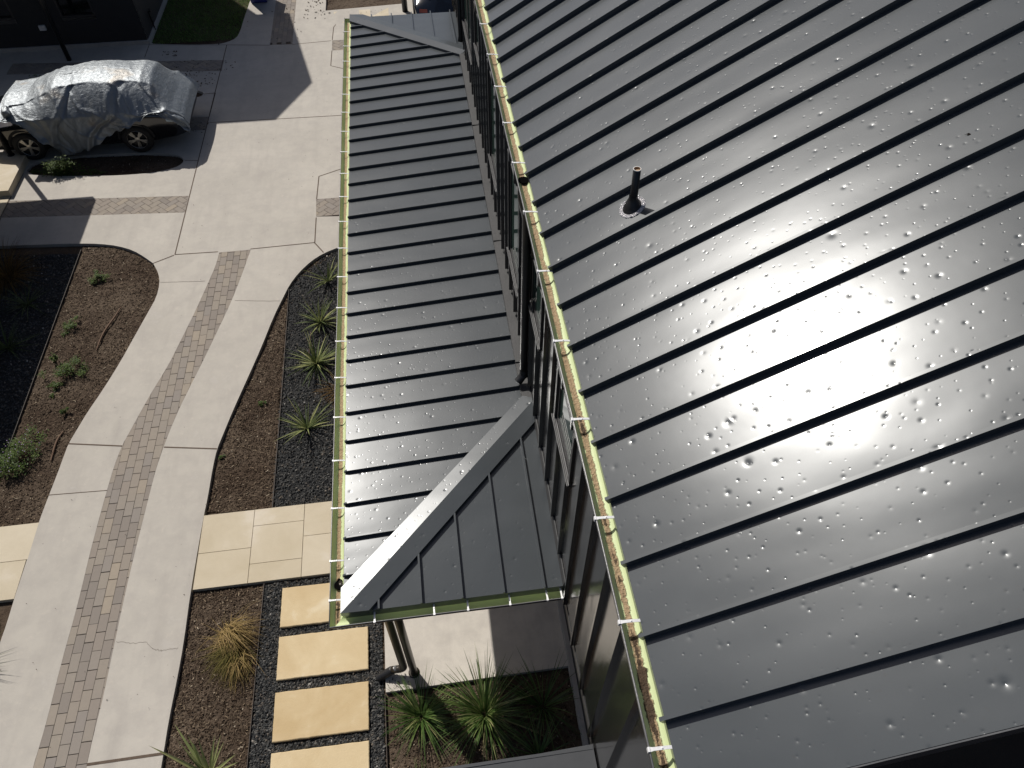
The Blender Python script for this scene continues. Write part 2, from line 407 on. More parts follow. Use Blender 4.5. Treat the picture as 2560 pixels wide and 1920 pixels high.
L_out = pts(c3, [(985, 150), (1020, 215), (1027, 280), (1005, 370), (960, 450), (870, 610), (770, 790), (660, 965), (560, 1110), (500, 1210), (440, 1310), (410, 1390), (370, 1500), (315, 1640)]) + pts(c5, [(250, 75), (190, 270), (130, 450), (90, 575), (40, 740), (0, 850)])
d = (L_out[-1] - L_out[-4]).normalized(); L_out.append(L_out[-1] + Vector((0.0, -3.5, 0)))
P_l = pts(c3, [(1410, 80), (1385, 170), (1340, 270), (1260, 450), (1160, 650), (1080, 810), (980, 970), (890, 1130), (830, 1240), (785, 1320), (735, 1450), (690, 1600)]) + pts(c5, [(625, 100), (575, 290), (530, 480), (480, 680), (420, 890), (365, 1100), (310, 1320), (265, 1480), (210, 1659)])
P_l.append(P_l[-1] + Vector((0, -2, 0)))
P_r = pts(c3, [(1612, 62), (1560, 210), (1490, 390), (1410, 560), (1290, 810), (1200, 985), (1120, 1155), (1055, 1320), (1000, 1480), (955, 1659)]) + pts(c5, [(900, 140), (850, 340), (800, 560), (740, 840), (700, 1030), (650, 1260), (600, 1450), (555, 1659)])
P_r.append(P_r[-1] + Vector((0, -2, 0)))
R_out = pts(c3, [(2180, 45), (2080, 85), (2000, 135), (1920, 210), (1860, 290), (1820, 370), (1760, 490), (1680, 690), (1600, 870), (1500, 1090), (1430, 1260), (1395, 1345), (1370, 1450), (1335, 1659)]) + pts(c5, [(1310, 35), (1226, 518), (1180, 860), (1140, 1080), (1085, 1350), (1050, 1570), (1035, 1659)])
R_out.append(R_out[-1] + Vector((0, -3.0, 0)))
L_out, P_l, P_r, R_out = [smooth_loop(q, 1) for q in (L_out, P_l, P_r, R_out)]

bedN = smooth_loop(pts(c3, [(985, 150), (930, 110), (860, 68), (760, 38), (640, 24), (500, 22), (300, 28), (0, 38)]), 1)   # north edge of the west bed
outer = list(reversed(bedN))                # from west to the corner
outer = [Vector((-16, outer[0].y + .3, 0))] + outer + L_out[1:] + list(reversed(R_out))
outer += [Vector((.9, 12.5, 0)), Vector((1.6, 12.5, 0)), Vector((1.6, 30, 0)), Vector((-16, 30, 0))]
strip = P_l + list(reversed(P_r))
isl1 = smooth_loop(pts(c1, [(215, 1035), (400, 1010), (700, 990), (900, 983), (1060, 985), (1140, 995), (1182, 1020), (1175, 1050), (1120, 1080), (1000, 1108), (850, 1122), (700, 1130), (400, 1132), (155, 1122)]), 1, True)
isl2 = []
for k in range(28):
    a = 2 * math.pi * k / 28; ca, sa = math.cos(a), math.sin(a)
    isl2.append(Vector((-8.1 + 2.52 * math.copysign(abs(ca) ** .75, ca), 19.25 + .42 * math.copysign(abs(sa) ** .9, sa) + (-8.1 - (-8.1 + 2.5 * ca)) * .09, 0)))
def island_right(y):
    Lp = []
    for k in range(24):
        a = 2 * math.pi * k / 24; ca, sa = math.cos(a), math.sin(a)
        Lp.append(Vector((-.35 + 1.62 * math.copysign(abs(ca) ** .75, ca), y + .42 * math.copysign(abs(sa) ** .9, sa), 0)))
    return Lp
isl3, isl4 = island_right(15.75), island_right(18.75)
lawn = smooth_loop(pts(c1, [(985, 282), (1130, 286), (1250, 287), (1400, 284), (1460, 272), (1520, 245), (1545, 200), (1565, 130), (1610, 0)]), 1) 
lawn += [lawn[-1] + Vector((.15, 4, 0)), Vector((-7.5, 29.6, 0)), Vector((-7.5, 22.2, 0))]
bedNE = [at(703, 23), at(868, 8), at(868, 8) + Vector((0, 5.0, 0)), at(703, 23) + Vector((0, 5.0, 0))]
bandS = [Vector((-13, 15.2, 0)), at(*c1(1213, 1259)), at(*c1(1188, 1366)), Vector((-13, 14.6, 0))]
bandM = [Vector((-11, 18.28, 0)), at(*c1(1345, 750)), at(*c1(1320, 836)), Vector((-11, 17.68, 0))]
bandN = [Vector((-11, 21.36, 0)), at(*c1(1440, 385)), at(*c1(1425, 456)), Vector((-11, 20.75, 0))]
bandR1 = [at(683, 430), at(735, 427), Vector((.9, 14.05, 0)), Vector((.9, 13.45, 0)), at(735, 467), at(683, 468)]
bandR2 = [at(*c8(390, 558)), at(*c8(540, 552)), Vector((.9, 21.4, 0)), Vector((.9, 20.8, 0)), at(*c8(540, 690)), at(*c8(388, 698))]
far_l = [at(*c1(1735, 289)), at(*c1(1775, 0))]; far_r = [at(*c1(1880, 284)), at(*c1(1905, 0))]
far_l.append(far_l[-1] + (far_l[1] - far_l[0]) * 1.2); far_r.append(far_r[-1] + (far_r[1] - far_r[0]) * 1.2)
farstrip = far_l + list(reversed(far_r))
holes = [strip, isl1, isl2, isl3, isl4, lawn, bedNE, bandS, bandM, bandN, bandR1, bandR2, farstrip]
# the paved court: one cast sheet with the planting pockets left open
o = curve_sheet('driveway', [outer] + holes, -.14, 0.0, M['concrete']); tag(o, kind='structure')
g = MB()
for q in (strip, bandS, bandM, bandN, bandR1, bandR2, farstrip):
    b = len(g.v); g.v += [(p[0], p[1], -.02) for p in q]
    n = len(q)
    if q is strip or q is farstrip:
        h = n // 2
        for i in range(h - 1): pass
    # fan / ladder triangulation
    if q is strip:
        pass
    else: g.face(range(b, b + n))
o = curve_sheet('paver_bedding', [strip], -.10, -.02, M['joint']); tag(o, kind='structure')
tag(g.build('sand_bedding', M['joint']), kind='structure')

# running bond in the long strip: 0.13 x 0.26 m bricks laid north-south, cut along the curved edges
def seg_at(Pl, y):
    best = None
    for a, b in zip(Pl, Pl[1:]):
        if min(a.y, b.y) - 1e-6 <= y <= max(a.y, b.y) + 1e-6: return a, b
    return (Pl[0], Pl[1]) if y > Pl[0].y else (Pl[-2], Pl[-1])
mb = MB(); BW, BL = .13, .26
x0 = P_r[-1].x - 20 * BW
for i in range(70):
    xa = x0 + i * BW
    for j in range(60):
        ya = .9 + j * BL + (BL * .5 if i % 2 else 0) + rnd.uniform(-.003, .003); yc = ya + BL / 2
        if yc > 12.75: continue
        P = [(xa, ya), (xa + BW, ya), (xa + BW, ya + BL), (xa, ya + BL)]
        a, b = seg_at(P_l, yc); P = clip(P, b, a) if False else clip(P, (a.x, a.y), (b.x, b.y)) if b.y > a.y else clip(P, (a.x, a.y), (b.x, b.y))
        if len(P) < 3: continue
        a, b = seg_at(P_r, yc); P = clip(P, (b.x, b.y), (a.x, a.y))
        if len(P) < 3: continue
        P = clip(P, (P_r[0].x, P_r[0].y), (P_l[0].x, P_l[0].y)) 
        if len(P) < 3: continue
        paver(mb, P)
for i in range(14):
    xa = far_l[0].x - .2 + i * BW
    for j in range(34):
        ya = far_l[0].y + j * BL + (BL / 2 if i % 2 else 0)
        P = [(xa, ya), (xa + BW, ya), (xa + BW, ya + BL), (xa, ya + BL)]
        P = clip(P, (far_l[2].x, far_l[2].y), (far_l[0].x, far_l[0].y))
        if len(P) > 2: P = clip(P, (far_r[0].x, far_r[0].y), (far_r[2].x, far_r[2].y))
        if len(P) > 2: paver(mb, P)
def herring(mb, band):
    n = len(band); xs = [p[0] for p in band]; ys = [p[1] for p in band]; W = .13
    cx, cy = max(xs), sum(ys) / n; c45 = math.cos(math.pi / 4)
    for i in range(-60, 60):
        for j in range(-60, 60):
            # herringbone on a W grid: horizontal and vertical 1x2 bricks
            k = (i - j) % 4
            if k == 0: q = [(i, j), (i + 2, j), (i + 2, j + 1), (i, j + 1)]
            elif k == 3: q = [(i, j), (i + 1, j), (i + 1, j + 2), (i, j + 2)]
            else: continue
            P = [((u - v) * W * c45 + cx, (u + v) * W * c45 + cy) for u, v in q]
            if max(p[0] for p in P) < min(xs) or min(p[0] for p in P) > max(xs) or max(p[1] for p in P) < min(ys) or min(p[1] for p in P) > max(ys): continue
            hull = band if n == 4 else [band[0], band[2], band[3], band[5]]
            s_ = sum(hull[t][0] * hull[(t + 1) % 4][1] - hull[(t + 1) % 4][0] * hull[t][1] for t in range(4))
            for t in range(4):
                a, b = hull[t], hull[(t + 1) % 4]
                if s_ < 0: a, b = b, a
                if len(P) > 2: P = clip(P, a, b)
            if len(P) > 2: paver(mb, P)
for bnd in (bandS, bandM, bandN, bandR1, bandR2): herring(mb, bnd)
tag(mb.build('paver_strips', M['paver']), kind='structure')

# control joints and hairline cracks (thin filled grooves, 3 mm proud sheets)
mb = MB()
def line(P, wd=.016, z=.003, jig=0.0):
    P = [Vector((p[0], p[1], 0)) for p in P]
    if jig:
        Q = [P[0]]
        for a, b in zip(P, P[1:]):
            for t in range(1, 9): q = a.lerp(b, t / 8); Q.append(q + Vector((rnd.uniform(-jig, jig), rnd.uniform(-jig, jig), 0)))
        P = Q
    for a, b in zip(P, P[1:]):
        d = (b - a).normalized(); e = Vector((-d.y, d.x, 0)) * wd / 2
        mb.poly([(a.x - e.x, a.y - e.y, z), (b.x - e.x, b.y - e.y, z), (b.x + e.x, b.y + e.y, z), (a.x + e.x, a.y + e.y, z)], rnd.random())
for L in ([(490, 97), (378, 550)], [(378, 550), (471, 544)], [(541, 538), (680, 524)], [(680, 524), (683, 470)], [(684, 430), (689, 381), (740, 364)]): line(pts(ident, L), .022)
for L in ([(960, 287), (1130, 290), (1470, 289), (1735, 291)], [(1880, 286), (2130, 262)], [(1350, 788), (1700, 770), (2260, 738)], [(1312, 605), (1385, 598)], [(1187, 1031), (1275, 1033)], [(930, 370), (960, 287)], [(5, 1400), (-60, 1600)], [(1345, 748), (1385, 598)]): line(pts(c1, L), .02)
line(pts(c1, [(150, 1115), (5, 1395)]), .02)
for L in ([(985, 150), (1120, 98)], [(2020, 15), (2080, 80)], [(440, 1310), (785, 1325)], [(1055, 1332), (1395, 1343)]): line(pts(c3, L), .024)
line(pts(c3, [(315, 1640), (690, 1610)]), .012); line(pts(c5, [(560, 1637), (1050, 1566)]), .034)
for L in ([(440, 340), (410, 375), (391, 553)], [(386, 700), (370, 910), (540, 950)]): line(pts(c8, L), .022)
for L, f in (([(1030, 272), (1320, 265)], c3), ([(1510, 390), (1800, 393)], c3)): line(pts(f, L), .006, jig=.006)
line(pts(c5, [(748, 845), (840, 858), (940, 850), (985, 893), (1040, 905), (1150, 888)]), .003, jig=.012)
tag(mb.build('control_joints', M['joint']), kind='structure')

# porch slab and flagstone landings
slab = [(-1.22, 4.985), (-1.22, 3.215), (1.212, 3.235), (1.212, 4.985)]
mb = MB(); mb.prism(slab, -.16, .0); tag(mb.build('porch_slab', M['slab']), kind='structure')
mb = MB()
def slabs(cells, mat_h=.0):
    for (a, b, c, d) in cells:
        A = [(a + .004, b + .004), (c - .004, b + .004), (c - .004, d - .004), (a + .004, d - .004)]; t = rnd.random()
        mb.hexa([(x, y, -.13) for x, y in A], [(x, y, mat_h + rnd.uniform(-.001, .001)) for x, y in A], t)
X = [-3.93, -3.16, -2.40, -1.66, -.9, 1.2]
slabs([(X[0], 5.0, X[1], 5.57), (X[0], 5.57, X[1], 6.22), (X[1], 5.0, X[2], 5.30), (X[1], 5.30, X[2], 5.93), (X[1], 5.93, X[2], 6.22), (X[2], 5.0, X[3], 5.66), (X[2], 5.66, X[3], 6.22), (X[3], 5.0, X[4], 5.36), (X[3], 5.36, X[4], 6.22), (X[4], 5.0, X[5], 5.6), (X[4], 5.6, X[5], 6.22)])
q = at(*c5(242, 80)); r = at(*c5(95, 572))
for (xa, xb) in ((-9.2, -8.0), (-8.0, -7.1)): slabs([(xa, r.y, xb, (q.y + r.y) / 2), (xa, (q.y + r.y) / 2, xb, q.y)])
slabs([(-7.1, r.y, -6.42, q.y - .62), (-7.1, q.y - .62, -6.40, q.y)])
for k in range(4): slabs([(-2.30 + k * .55, 22.68 + k * .03, -1.75 + k * .55, 23.45 + k * .03)])
tag(mb.build('flagstone_landing', M['flag']), kind='structure')

# raised limestone step by the west post
mb = MB(); A = [(-9.95, 16.66), (-9.27, 16.64), (-9.27, 16.0), (-9.27, 14.42), (-9.95, 14.42)]
A2 = [(-12, 16.66), (-9.24, 16.64), (-9.24, 15.05), (-12, 15.05)]
mb.prism(A2, -.1, .16); tag(mb.build('limestone_step', M['flag']), 'low cream limestone landing block beside the parked car, under a black post', 'step')
mb = MB(); mb.prism([(-12, 15.05), (-9.27, 15.05), (-9.27, 14.35), (-12, 14.35)], -.1, .012); tag(mb.build('limestone_paving', M['flag']), kind='structure')

# stepping stones
SX = (-2.655, -1.445); SY = [(4.27, 4.86), (3.55, 4.145), (2.785, 3.40), (2.05, 2.665)]
SL = ['honey limestone stepping stone partly hidden by the corner of the porch gutter, nearest the flagstones', 'honey limestone stepping stone with a pale blotch, second from the flagstones', 'honey limestone stepping stone level with the drain hose, third from the flagstones', 'honey limestone stepping stone cut by the bottom edge of the photo']
for (ya, yb), lb in zip(SY, SL):
    mb = MB(); t = rnd.random(); e = .008
    A0 = [(SX[0], ya + .01), (SX[1], ya), (SX[1], yb - .01), (SX[0], yb)]; A = []
    for q in range(4):
        (xa, ya_), (xb, yb_) = A0[q], A0[(q + 1) % 4]
        for t_ in range(24):
            f_ = t_ / 24; dv = 0 if t_ == 0 else .003 * noise.noise(Vector((f_ * 14, q * 3.1, ya))) + .002 * rnd.uniform(-1, 1); L_ = math.hypot(xb - xa, yb_ - ya_)
            A.append((xa + (xb - xa) * f_ + (yb_ - ya_) / L_ * dv, ya_ + (yb_ - ya_) * f_ - (xb - xa) / L_ * dv))
    n_ = len(A); cx, cy = (SX[0] + SX[1]) / 2, (ya + yb) / 2
    B = [(cx + (x - cx) * (1 - e / .6), cy + (y - cy) * (1 - e / .3)) for x, y in A]
    b = len(mb.v); mb.v += [(x, y, -.1) for x, y in A] + [(x, y, -.006) for x, y in A] + [(x, y, 0) for x, y in B]
    for i in range(n_):
        j = (i + 1) % n_
        for k in (0, n_): mb.face((b + k + i, b + k + j, b + k + n_ + j, b + k + n_ + i), t)
    mb.face([b + 2 * n_ + i for i in range(n_)], t)
    tag(mb.build('stepping_stone', M['lime']), lb, 'stepping stone', 'stepping stones in the black gravel')

# gravel beds, mulch, edging
def gravel(name, poly, n, avoid=(), z=-.052, s0=.012, s1=.027):
    mb = MB(); xs = [p[0] for p in poly]; ys = [p[1] for p in poly]
    base = [Vector(v) for v in ((1, 0, 0), (-1, 0, 0), (0, 1, 0), (0, -1, 0), (0, 0, 1))]
    F = ((0, 2, 4), (2, 1, 4), (1, 3, 4), (3, 0, 4))
    k = 0; tries = 0
    while k < n and tries < n * 6:
        tries += 1
        x, y = rnd.uniform(min(xs), max(xs)), rnd.uniform(min(ys), max(ys))
        if not inside(x, y, poly) or any(a[0] < x < a[2] and a[1] < y < a[3] for a in avoid): continue
        k += 1; s = rnd.uniform(s0, s1); an = rnd.uniform(0, 6.28); ca, sa = math.cos(an), math.sin(an); t = rnd.random()
        el = rnd.uniform(.6, 1.1); tl = (rnd.uniform(-.5, .5), rnd.uniform(-.5, .5)); b = len(mb.v); zz = z + rnd.uniform(-.006, .008)
        for q in base:
            ux, uy = q.x * s * rnd.uniform(.8, 1.2), q.y * s * el * rnd.uniform(.8, 1.2)
            vx, vy = ux * ca - uy * sa, ux * sa + uy * ca
            mb.v.append((x + vx + q.z * s * tl[0], y + vy + q.z * s * tl[1], zz + q.z * s * rnd.uniform(.55, 1.0) + (vx * tl[0] + vy * tl[1]) * .4))
        for f in F: mb.face([b + i for i in f], t)
    o = mb.build(name, M['gravel']); return tag(o, kind='stuff')
bedR = [(p.x, p.y) for p in R_out if 6.23 < p.y]      # west outline of the bed beside the house
bedR_poly = bedR + [(-3.93, 6.23), (-.9, 6.23), (-.9, 12.45)]
grR = [(-2.92, 6.24), (-.95, 6.24), (-.95, 12.3), (-1.97, 12.32), (-2.29, 12.12), (-2.62, 11.75), (-2.92, 11.35)]
grS = [(-2.93, 4.97), (-1.26, 4.97), (-1.26, .6), (-2.93, .6)]
grL = [(-7.32, 4.9), (-7.32, 12.9), (-11.0, 13.3), (-11.0, 4.9)]
st_boxes = [(SX[0] - .005, a - .005, SX[1] + .005, b + .005) for a, b in SY]
mb = MB()
for q in (grR, grS, grL): mb.prism(q, -.09, -.058)
tag(mb.build('gravel_bed', M['gravelbed']), kind='structure')
gravel('black_gravel', grR, 16000); gravel('black_gravel', grS, 13000, st_boxes)
gravel('black_gravel', [(-7.32, 7.0), (-7.32, 12.9), (-9.6, 13.1), (-9.6, 7.0)], 11000)
def soil_h(x, y):
    p = Vector((x * 2.3, y * 2.3, 1.0)); q = Vector((x * 11, y * 11, 4.0)); r = Vector((x * 33, y * 33, 7.0))
    return -.066 + .018 * noise.noise(p) + .012 * noise.noise(q) + .007 * noise.noise(r)
def soil_bed(poly, st=.024):
    mb = MB(); xs = [p[0] for p in poly]; ys = [p[1] for p in poly]; x0, y0 = min(xs), min(ys); nx_ = int((max(xs) - x0) / st) + 1; ny_ = int((max(ys) - y0) / st) + 1; ids = {}
    def vid(i, j):
        if (i, j) not in ids: ids[(i, j)] = len(mb.v); x, y = x0 + i * st, y0 + j * st; mb.v.append((x, y, soil_h(x, y)))
        return ids[(i, j)]
    for i in range(nx_):
        for j in range(ny_):
            if inside(x0 + (i + .5) * st, y0 + (j + .5) * st, poly): mb.face((vid(i, j), vid(i + 1, j), vid(i + 1, j + 1), vid(i, j + 1)))
    tag(mb.build('soil', M['soil']), kind='structure')
def mulch(name, poly, n, z=-.07, avoid=()):
    soil_bed(poly)
    mb = MB(); xs = [p[0] for p in poly]; ys = [p[1] for p in poly]; k = 0; tries = 0
    while k < n and tries < n * 8:
        tries += 1
        x, y = rnd.uniform(min(xs), max(xs)), rnd.uniform(min(ys), max(ys))
        if not inside(x, y, poly): continue
        z = soil_h(x, y) + .001
        k += 1; L = rnd.choice((.012, .02, .03, .045)) * rnd.uniform(.6, 1.2); wd = rnd.uniform(.002, .006); an = rnd.uniform(0, 6.28)
        dx, dy = math.cos(an) * L / 2, math.sin(an) * L / 2; ex, ey = -math.sin(an) * wd, math.cos(an) * wd
        z0, z1 = z + rnd.uniform(.0, .012), z + rnd.uniform(.0, .02)
        mb.poly([(x - dx - ex, y - dy - ey, z0), (x + dx - ex, y + dy - ey, z1), (x + dx + ex, y + dy + ey, z1 + .003), (x - dx + ex, y - dy + ey, z0 + .003)], rnd.random())
        if rnd.random() < .5:      # small clod
            s = rnd.uniform(.006, .02); b = len(mb.v); x += rnd.uniform(-.05, .05); y += rnd.uniform(-.05, .05)
            mb.v += [(x + s, y, z), (x, y + s * .8, z), (x - s, y, z), (x, y - s, z), (x + rnd.uniform(-.4, .4) * s, y + rnd.uniform(-.4, .4) * s, z + s * .8)]
            t = rnd.random() * .6
            for f in ((0, 1, 4), (1, 2, 4), (2, 3, 4), (3, 0, 4)): mb.face([b + i for i in f], t)
    return tag(mb.build(name, M['mulch']), kind='stuff')
bedW = [(-7.28, 12.85)] + [(p.x - .02, p.y) for p in bedN if p.x > -7.3][::-1] + [(p.x - .03, p.y) for p in L_out if p.y > 6.4] + [(-6.45, 6.35), (-7.28, 6.35)]
mulch('mulch', bedW, 9000); mulch('mulch', [(p[0] + .03, p[1]) for p in bedR] + [(-2.95, 6.25), (-2.95, 11.3)], 4500)
mulch('mulch', [(-3.92, 4.97), (-2.95, 4.97), (-2.95, 1.6), (-4.05, 1.6), (-4.0, 2.7)], 6500)
mulch('mulch', [(-1.2, 3.2), (1.2, 3.2), (1.2, .8), (-1.2, .8)], 6000)
mulch('mulch', [(-7.6, 4.9), (-6.55, 4.9), (-6.45, 4.2), (-6.45, 3.0), (-7.6, 3.0)], 1500)
mulch('mulch', [(p.x, p.y) for p in isl1], 1500); mulch('mulch', [(p.x, p.y) for p in bedNE], 900)

def edging(P, lab):
    mb = MB(); P = [Vector(p) for p in P]
    for a, b in zip(P, P[1:]):
        d = (b - a).normalized(); e = Vector((-d.y, d.x, 0)) * .004
        mb.hexa([a - e + Vector((0, 0, -.12)), b - e + Vector((0, 0, -.12)), b + e + Vector((0, 0, -.12)), a + e + Vector((0, 0, -.12))],
                [a - e + Vector((0, 0, -.022)), b - e + Vector((0, 0, -.022)), b + e + Vector((0, 0, -.022)), a + e + Vector((0, 0, -.022))])
    tag(mb.build('steel_edging', M['rust']), lab, 'garden edging', 'steel edging strips between soil and gravel')
edging([(-2.94, 11.45, 0), (-2.91, 9, 0), (-2.90, 6.23, 0)], 'thin rusty steel edging between bare soil and the gravel bed with the striped yuccas')
edging([(-2.93, 4.98, 0), (-2.94, 3.5, 0), (-2.96, .8, 0)], 'thin steel edging between the soil with the dead grass clump and the stepping stone gravel')
edging([(-7.30, 13.0, 0), (-7.30, 10, 0), (-7.29, 4.95, 0)], 'thin steel edging between the shaded dark gravel and the sunlit weedy soil')
edging([(-1.235, 3.2, 0), (-1.225, 2, 0), (-1.22, .6, 0)], 'short steel edging between stepping stone gravel and the bed of big green grasses')

# ------------------------------------------------------------------ MAIN HOUSE
H = thing('house', (1.2, 9, 0), 'two storey house with dented charcoal standing seam roofs and black wall panels', 'house')
EX, EZ = .871, 6.244; T30 = math.tan(R_(30)); RY0, RY1 = .53, 18.4; RIDX = 8.0
def rz(x): return EZ + (x - EX) * T30
mb = MB()
nrm = Vector((-math.sin(R_(30)), 0, math.cos(R_(30)))); sl_ = Vector((math.cos(R_(30)), 0, math.sin(R_(30))))
LEN = (RIDX - EX) / math.cos(R_(30))
seams = [.898 + .4065 * k for k in range(43)]
ys = [RY0] + seams + [RY1]
E0 = Vector((EX, 0, EZ))
for ya, yb in zip(ys, ys[1:]):
    a = E0 + Vector((0, ya, 0)); b = E0 + Vector((0, yb, 0)); tw = rnd.uniform(-.0009, .0009)
    mb.grid(lambda u, v: a.lerp(b, v) + sl_ * (LEN * u) + nrm * (tw * (v - .5) * 2 + .0011 * math.sin(math.pi * v)), 24, 4)
SH, SW = .048, .010
for y in seams:
    a = E0 + Vector((0, y, 0))
    for (s0, s1, h0, h1) in ((-.014, LEN, SH, SH),):
        A0 = a + sl_ * s0; A1 = a + sl_ * s1
        mb.hexa([A0 - Vector((0, SW, 0)), A0 + Vector((0, SW, 0)), A0 + Vector((0, SW, 0)) + nrm * h0, A0 - Vector((0, SW, 0)) + nrm * h0],
                [A1 - Vector((0, SW, 0)), A1 + Vector((0, SW, 0)), A1 + Vector((0, SW, 0)) + nrm * h1, A1 - Vector((0, SW, 0)) + nrm * h1])
# far slope beyond the ridge and underside
mb.poly([(RIDX, RY0, rz(RIDX)), (RIDX, RY1, rz(RIDX)), (RIDX * 2 - EX, RY1, EZ), (RIDX * 2 - EX, RY0, EZ)])
mb.poly([(EX, RY0, EZ - .09), (RIDX, RY0, rz(RIDX) - .09), (RIDX, RY1, rz(RIDX) - .09), (EX, RY1, EZ - .09)])
mb.poly([(EX + .005, RY0, EZ - .09), (EX + .005, RY1, EZ - .09), (EX, RY1, EZ - .002), (EX, RY0, EZ - .002)])
roof = mb.build('main_roof', M['roof'], H, True)
mb = MB()    # rake edge trim at the south gable
a = E0 + Vector((0, RY0, 0))
for (d0, d1, h0, h1) in ((-.008, -.001, -.11, -.003),):
    A0, A1 = a, a + sl_ * LEN
    mb.hexa([A0 + Vector((0, d0, 0)) + nrm * h0, A0 + Vector((0, d1, 0)) + nrm * h0, A0 + Vector((0, d1, 0)) + nrm * h1, A0 + Vector((0, d0, 0)) + nrm * h1],
            [A1 + Vector((0, d0, 0)) + nrm * h0, A1 + Vector((0, d1, 0)) + nrm * h0, A1 + Vector((0, d1, 0)) + nrm * h1, A1 + Vector((0, d0, 0)) + nrm * h1])
mb.build('rake_trim', M['trim'], roof)

WX = .938
mb = MB()     # upper wall panels with raised ribs
WINS = [(3.23, 3.90, 4.72, 5.36), (4.79, 5.44, 4.72, 5.36), (6.30, 7.10, 4.0, 5.33), (8.36, 9.17, 4.0, 5.33), (10.34, 10.98, 4.74, 5.33), (11.78, 13.33, 4.05, 5.33)]
WY0, WY1, WZ0, WZ1 = .62, 18.2, 2.98, 6.20
cuts = [WY0]
for (a, b, c, d) in WINS: cuts += [a, b]
cuts.append(WY1)
for i in range(0, len(cuts) - 1):
    ya, yb = cuts[i], cuts[i + 1]
    if i % 2 == 0:
        n = max(1, int((yb - ya) / .2)); mb.grid(lambda u, v: (WX, ya + (yb - ya) * u, WZ1 + (WZ0 - WZ1) * v), n, 10)
    else:
        z0, z1 = WINS[i // 2][2], WINS[i // 2][3]
        mb.poly([(WX, ya, WZ0), (WX, ya, z0), (WX, yb, z0), (WX, yb, WZ0)]); mb.poly([(WX, ya, z1), (WX, ya, WZ1), (WX, yb, WZ1), (WX, yb, z1)])
        for (p, q) in (((ya, z0), (yb, z0)), ((yb, z0), (yb, z1)), ((yb, z1), (ya, z1)), ((ya, z1), (ya, z0))):
            mb.poly([(WX, p[0], p[1]), (WX, q[0], q[1]), (WX + .09, q[0], q[1]), (WX + .09, p[0], p[1])])
mb.poly([(WX, WY0, WZ0), (WX, WY0, WZ1), (14.5, WY0, WZ1), (14.5, WY0, WZ0)])
mb.poly([(WX, WY0, WZ1), (RIDX, WY0, rz(RIDX) - .1), (14.5, WY0, WZ1)])
mb.poly([(WX, WY1, WZ0), (14.5, WY1, WZ0), (14.5, WY1, WZ1), (RIDX, WY1, rz(RIDX) - .1), (WX, WY1, WZ1)])
mb.poly([(14.5, WY0, 0), (14.5, WY1, 0), (14.5, WY1, WZ1), (14.5, WY0, WZ1)])
def lowtop(y):      # top of the lower roof where it meets the wall
    return 3.40 - max(0, 5.25 - y) * .0787 if y < 9 else 3.40 - max(0, y - 13.3) * .0787
k = 0; y = 4.07 - .4064 * 8
while y < 18:
    zb = 3.05 if (y < 2.9 or y > 15.7) else lowtop(y) + .085
    segs = [(zb, WZ1)]
    for (a, b, c, d) in WINS:
        if a - .06 < y < b + .06: segs = [(zb, c - .05), (d + .05, WZ1)]
    for (za, zc) in segs:
        if zc - za > .05: mb.hexa([(WX, y - .019, za), (WX, y + .019, za), (WX - .040, y + .014, za + .0), (WX - .040, y - .014, za)], [(WX, y - .019, zc), (WX, y + .019, zc), (WX - .040, y + .014, zc), (WX - .040, y - .014, zc)])
    y += .4064
wall = mb.build('upper_wall', M['wall'], H)
mb = MB(); mb.hexa([(WX - .012, .6, 2.955), (WX - .012, 2.9, 2.955), (WX + .06, 2.9, 2.955), (WX + .06, .6, 2.955)], [(WX - .006, .6, 3.035), (WX - .006, 2.9, 3.035), (WX - .002, 2.9, 3.035), (WX - .002, .6, 3.035)])
mb.build('base_trim', M['flash'], wall)
mb = MB(); mb.box(WX + .012, 1.3, .63, 2.94, 2.962, 2.975); mb.build('overhang_soffit', M['white'], H)  # white underside added to bounce light onto the foundation strip
mb = MB(); mb.box(1.275, 1.4, .7, 18.2, .02, 2.96); mb.poly([(1.4, .7, 0), (14.5, .7, 0), (14.5, .7, 2.97), (1.4, .7, 2.97)])
mb.build('ground_floor_wall', M['stucco'], H)
mb = MB()
for k in range(70):
    ya = .7 + k * .25; mb.box(1.215 + rnd.uniform(-.006, .006), 1.29, ya, ya + .25 + rnd.uniform(0, .0), -.12, .11 + rnd.uniform(-.008, .008))
mb.build('foundation', M['curb'], H)

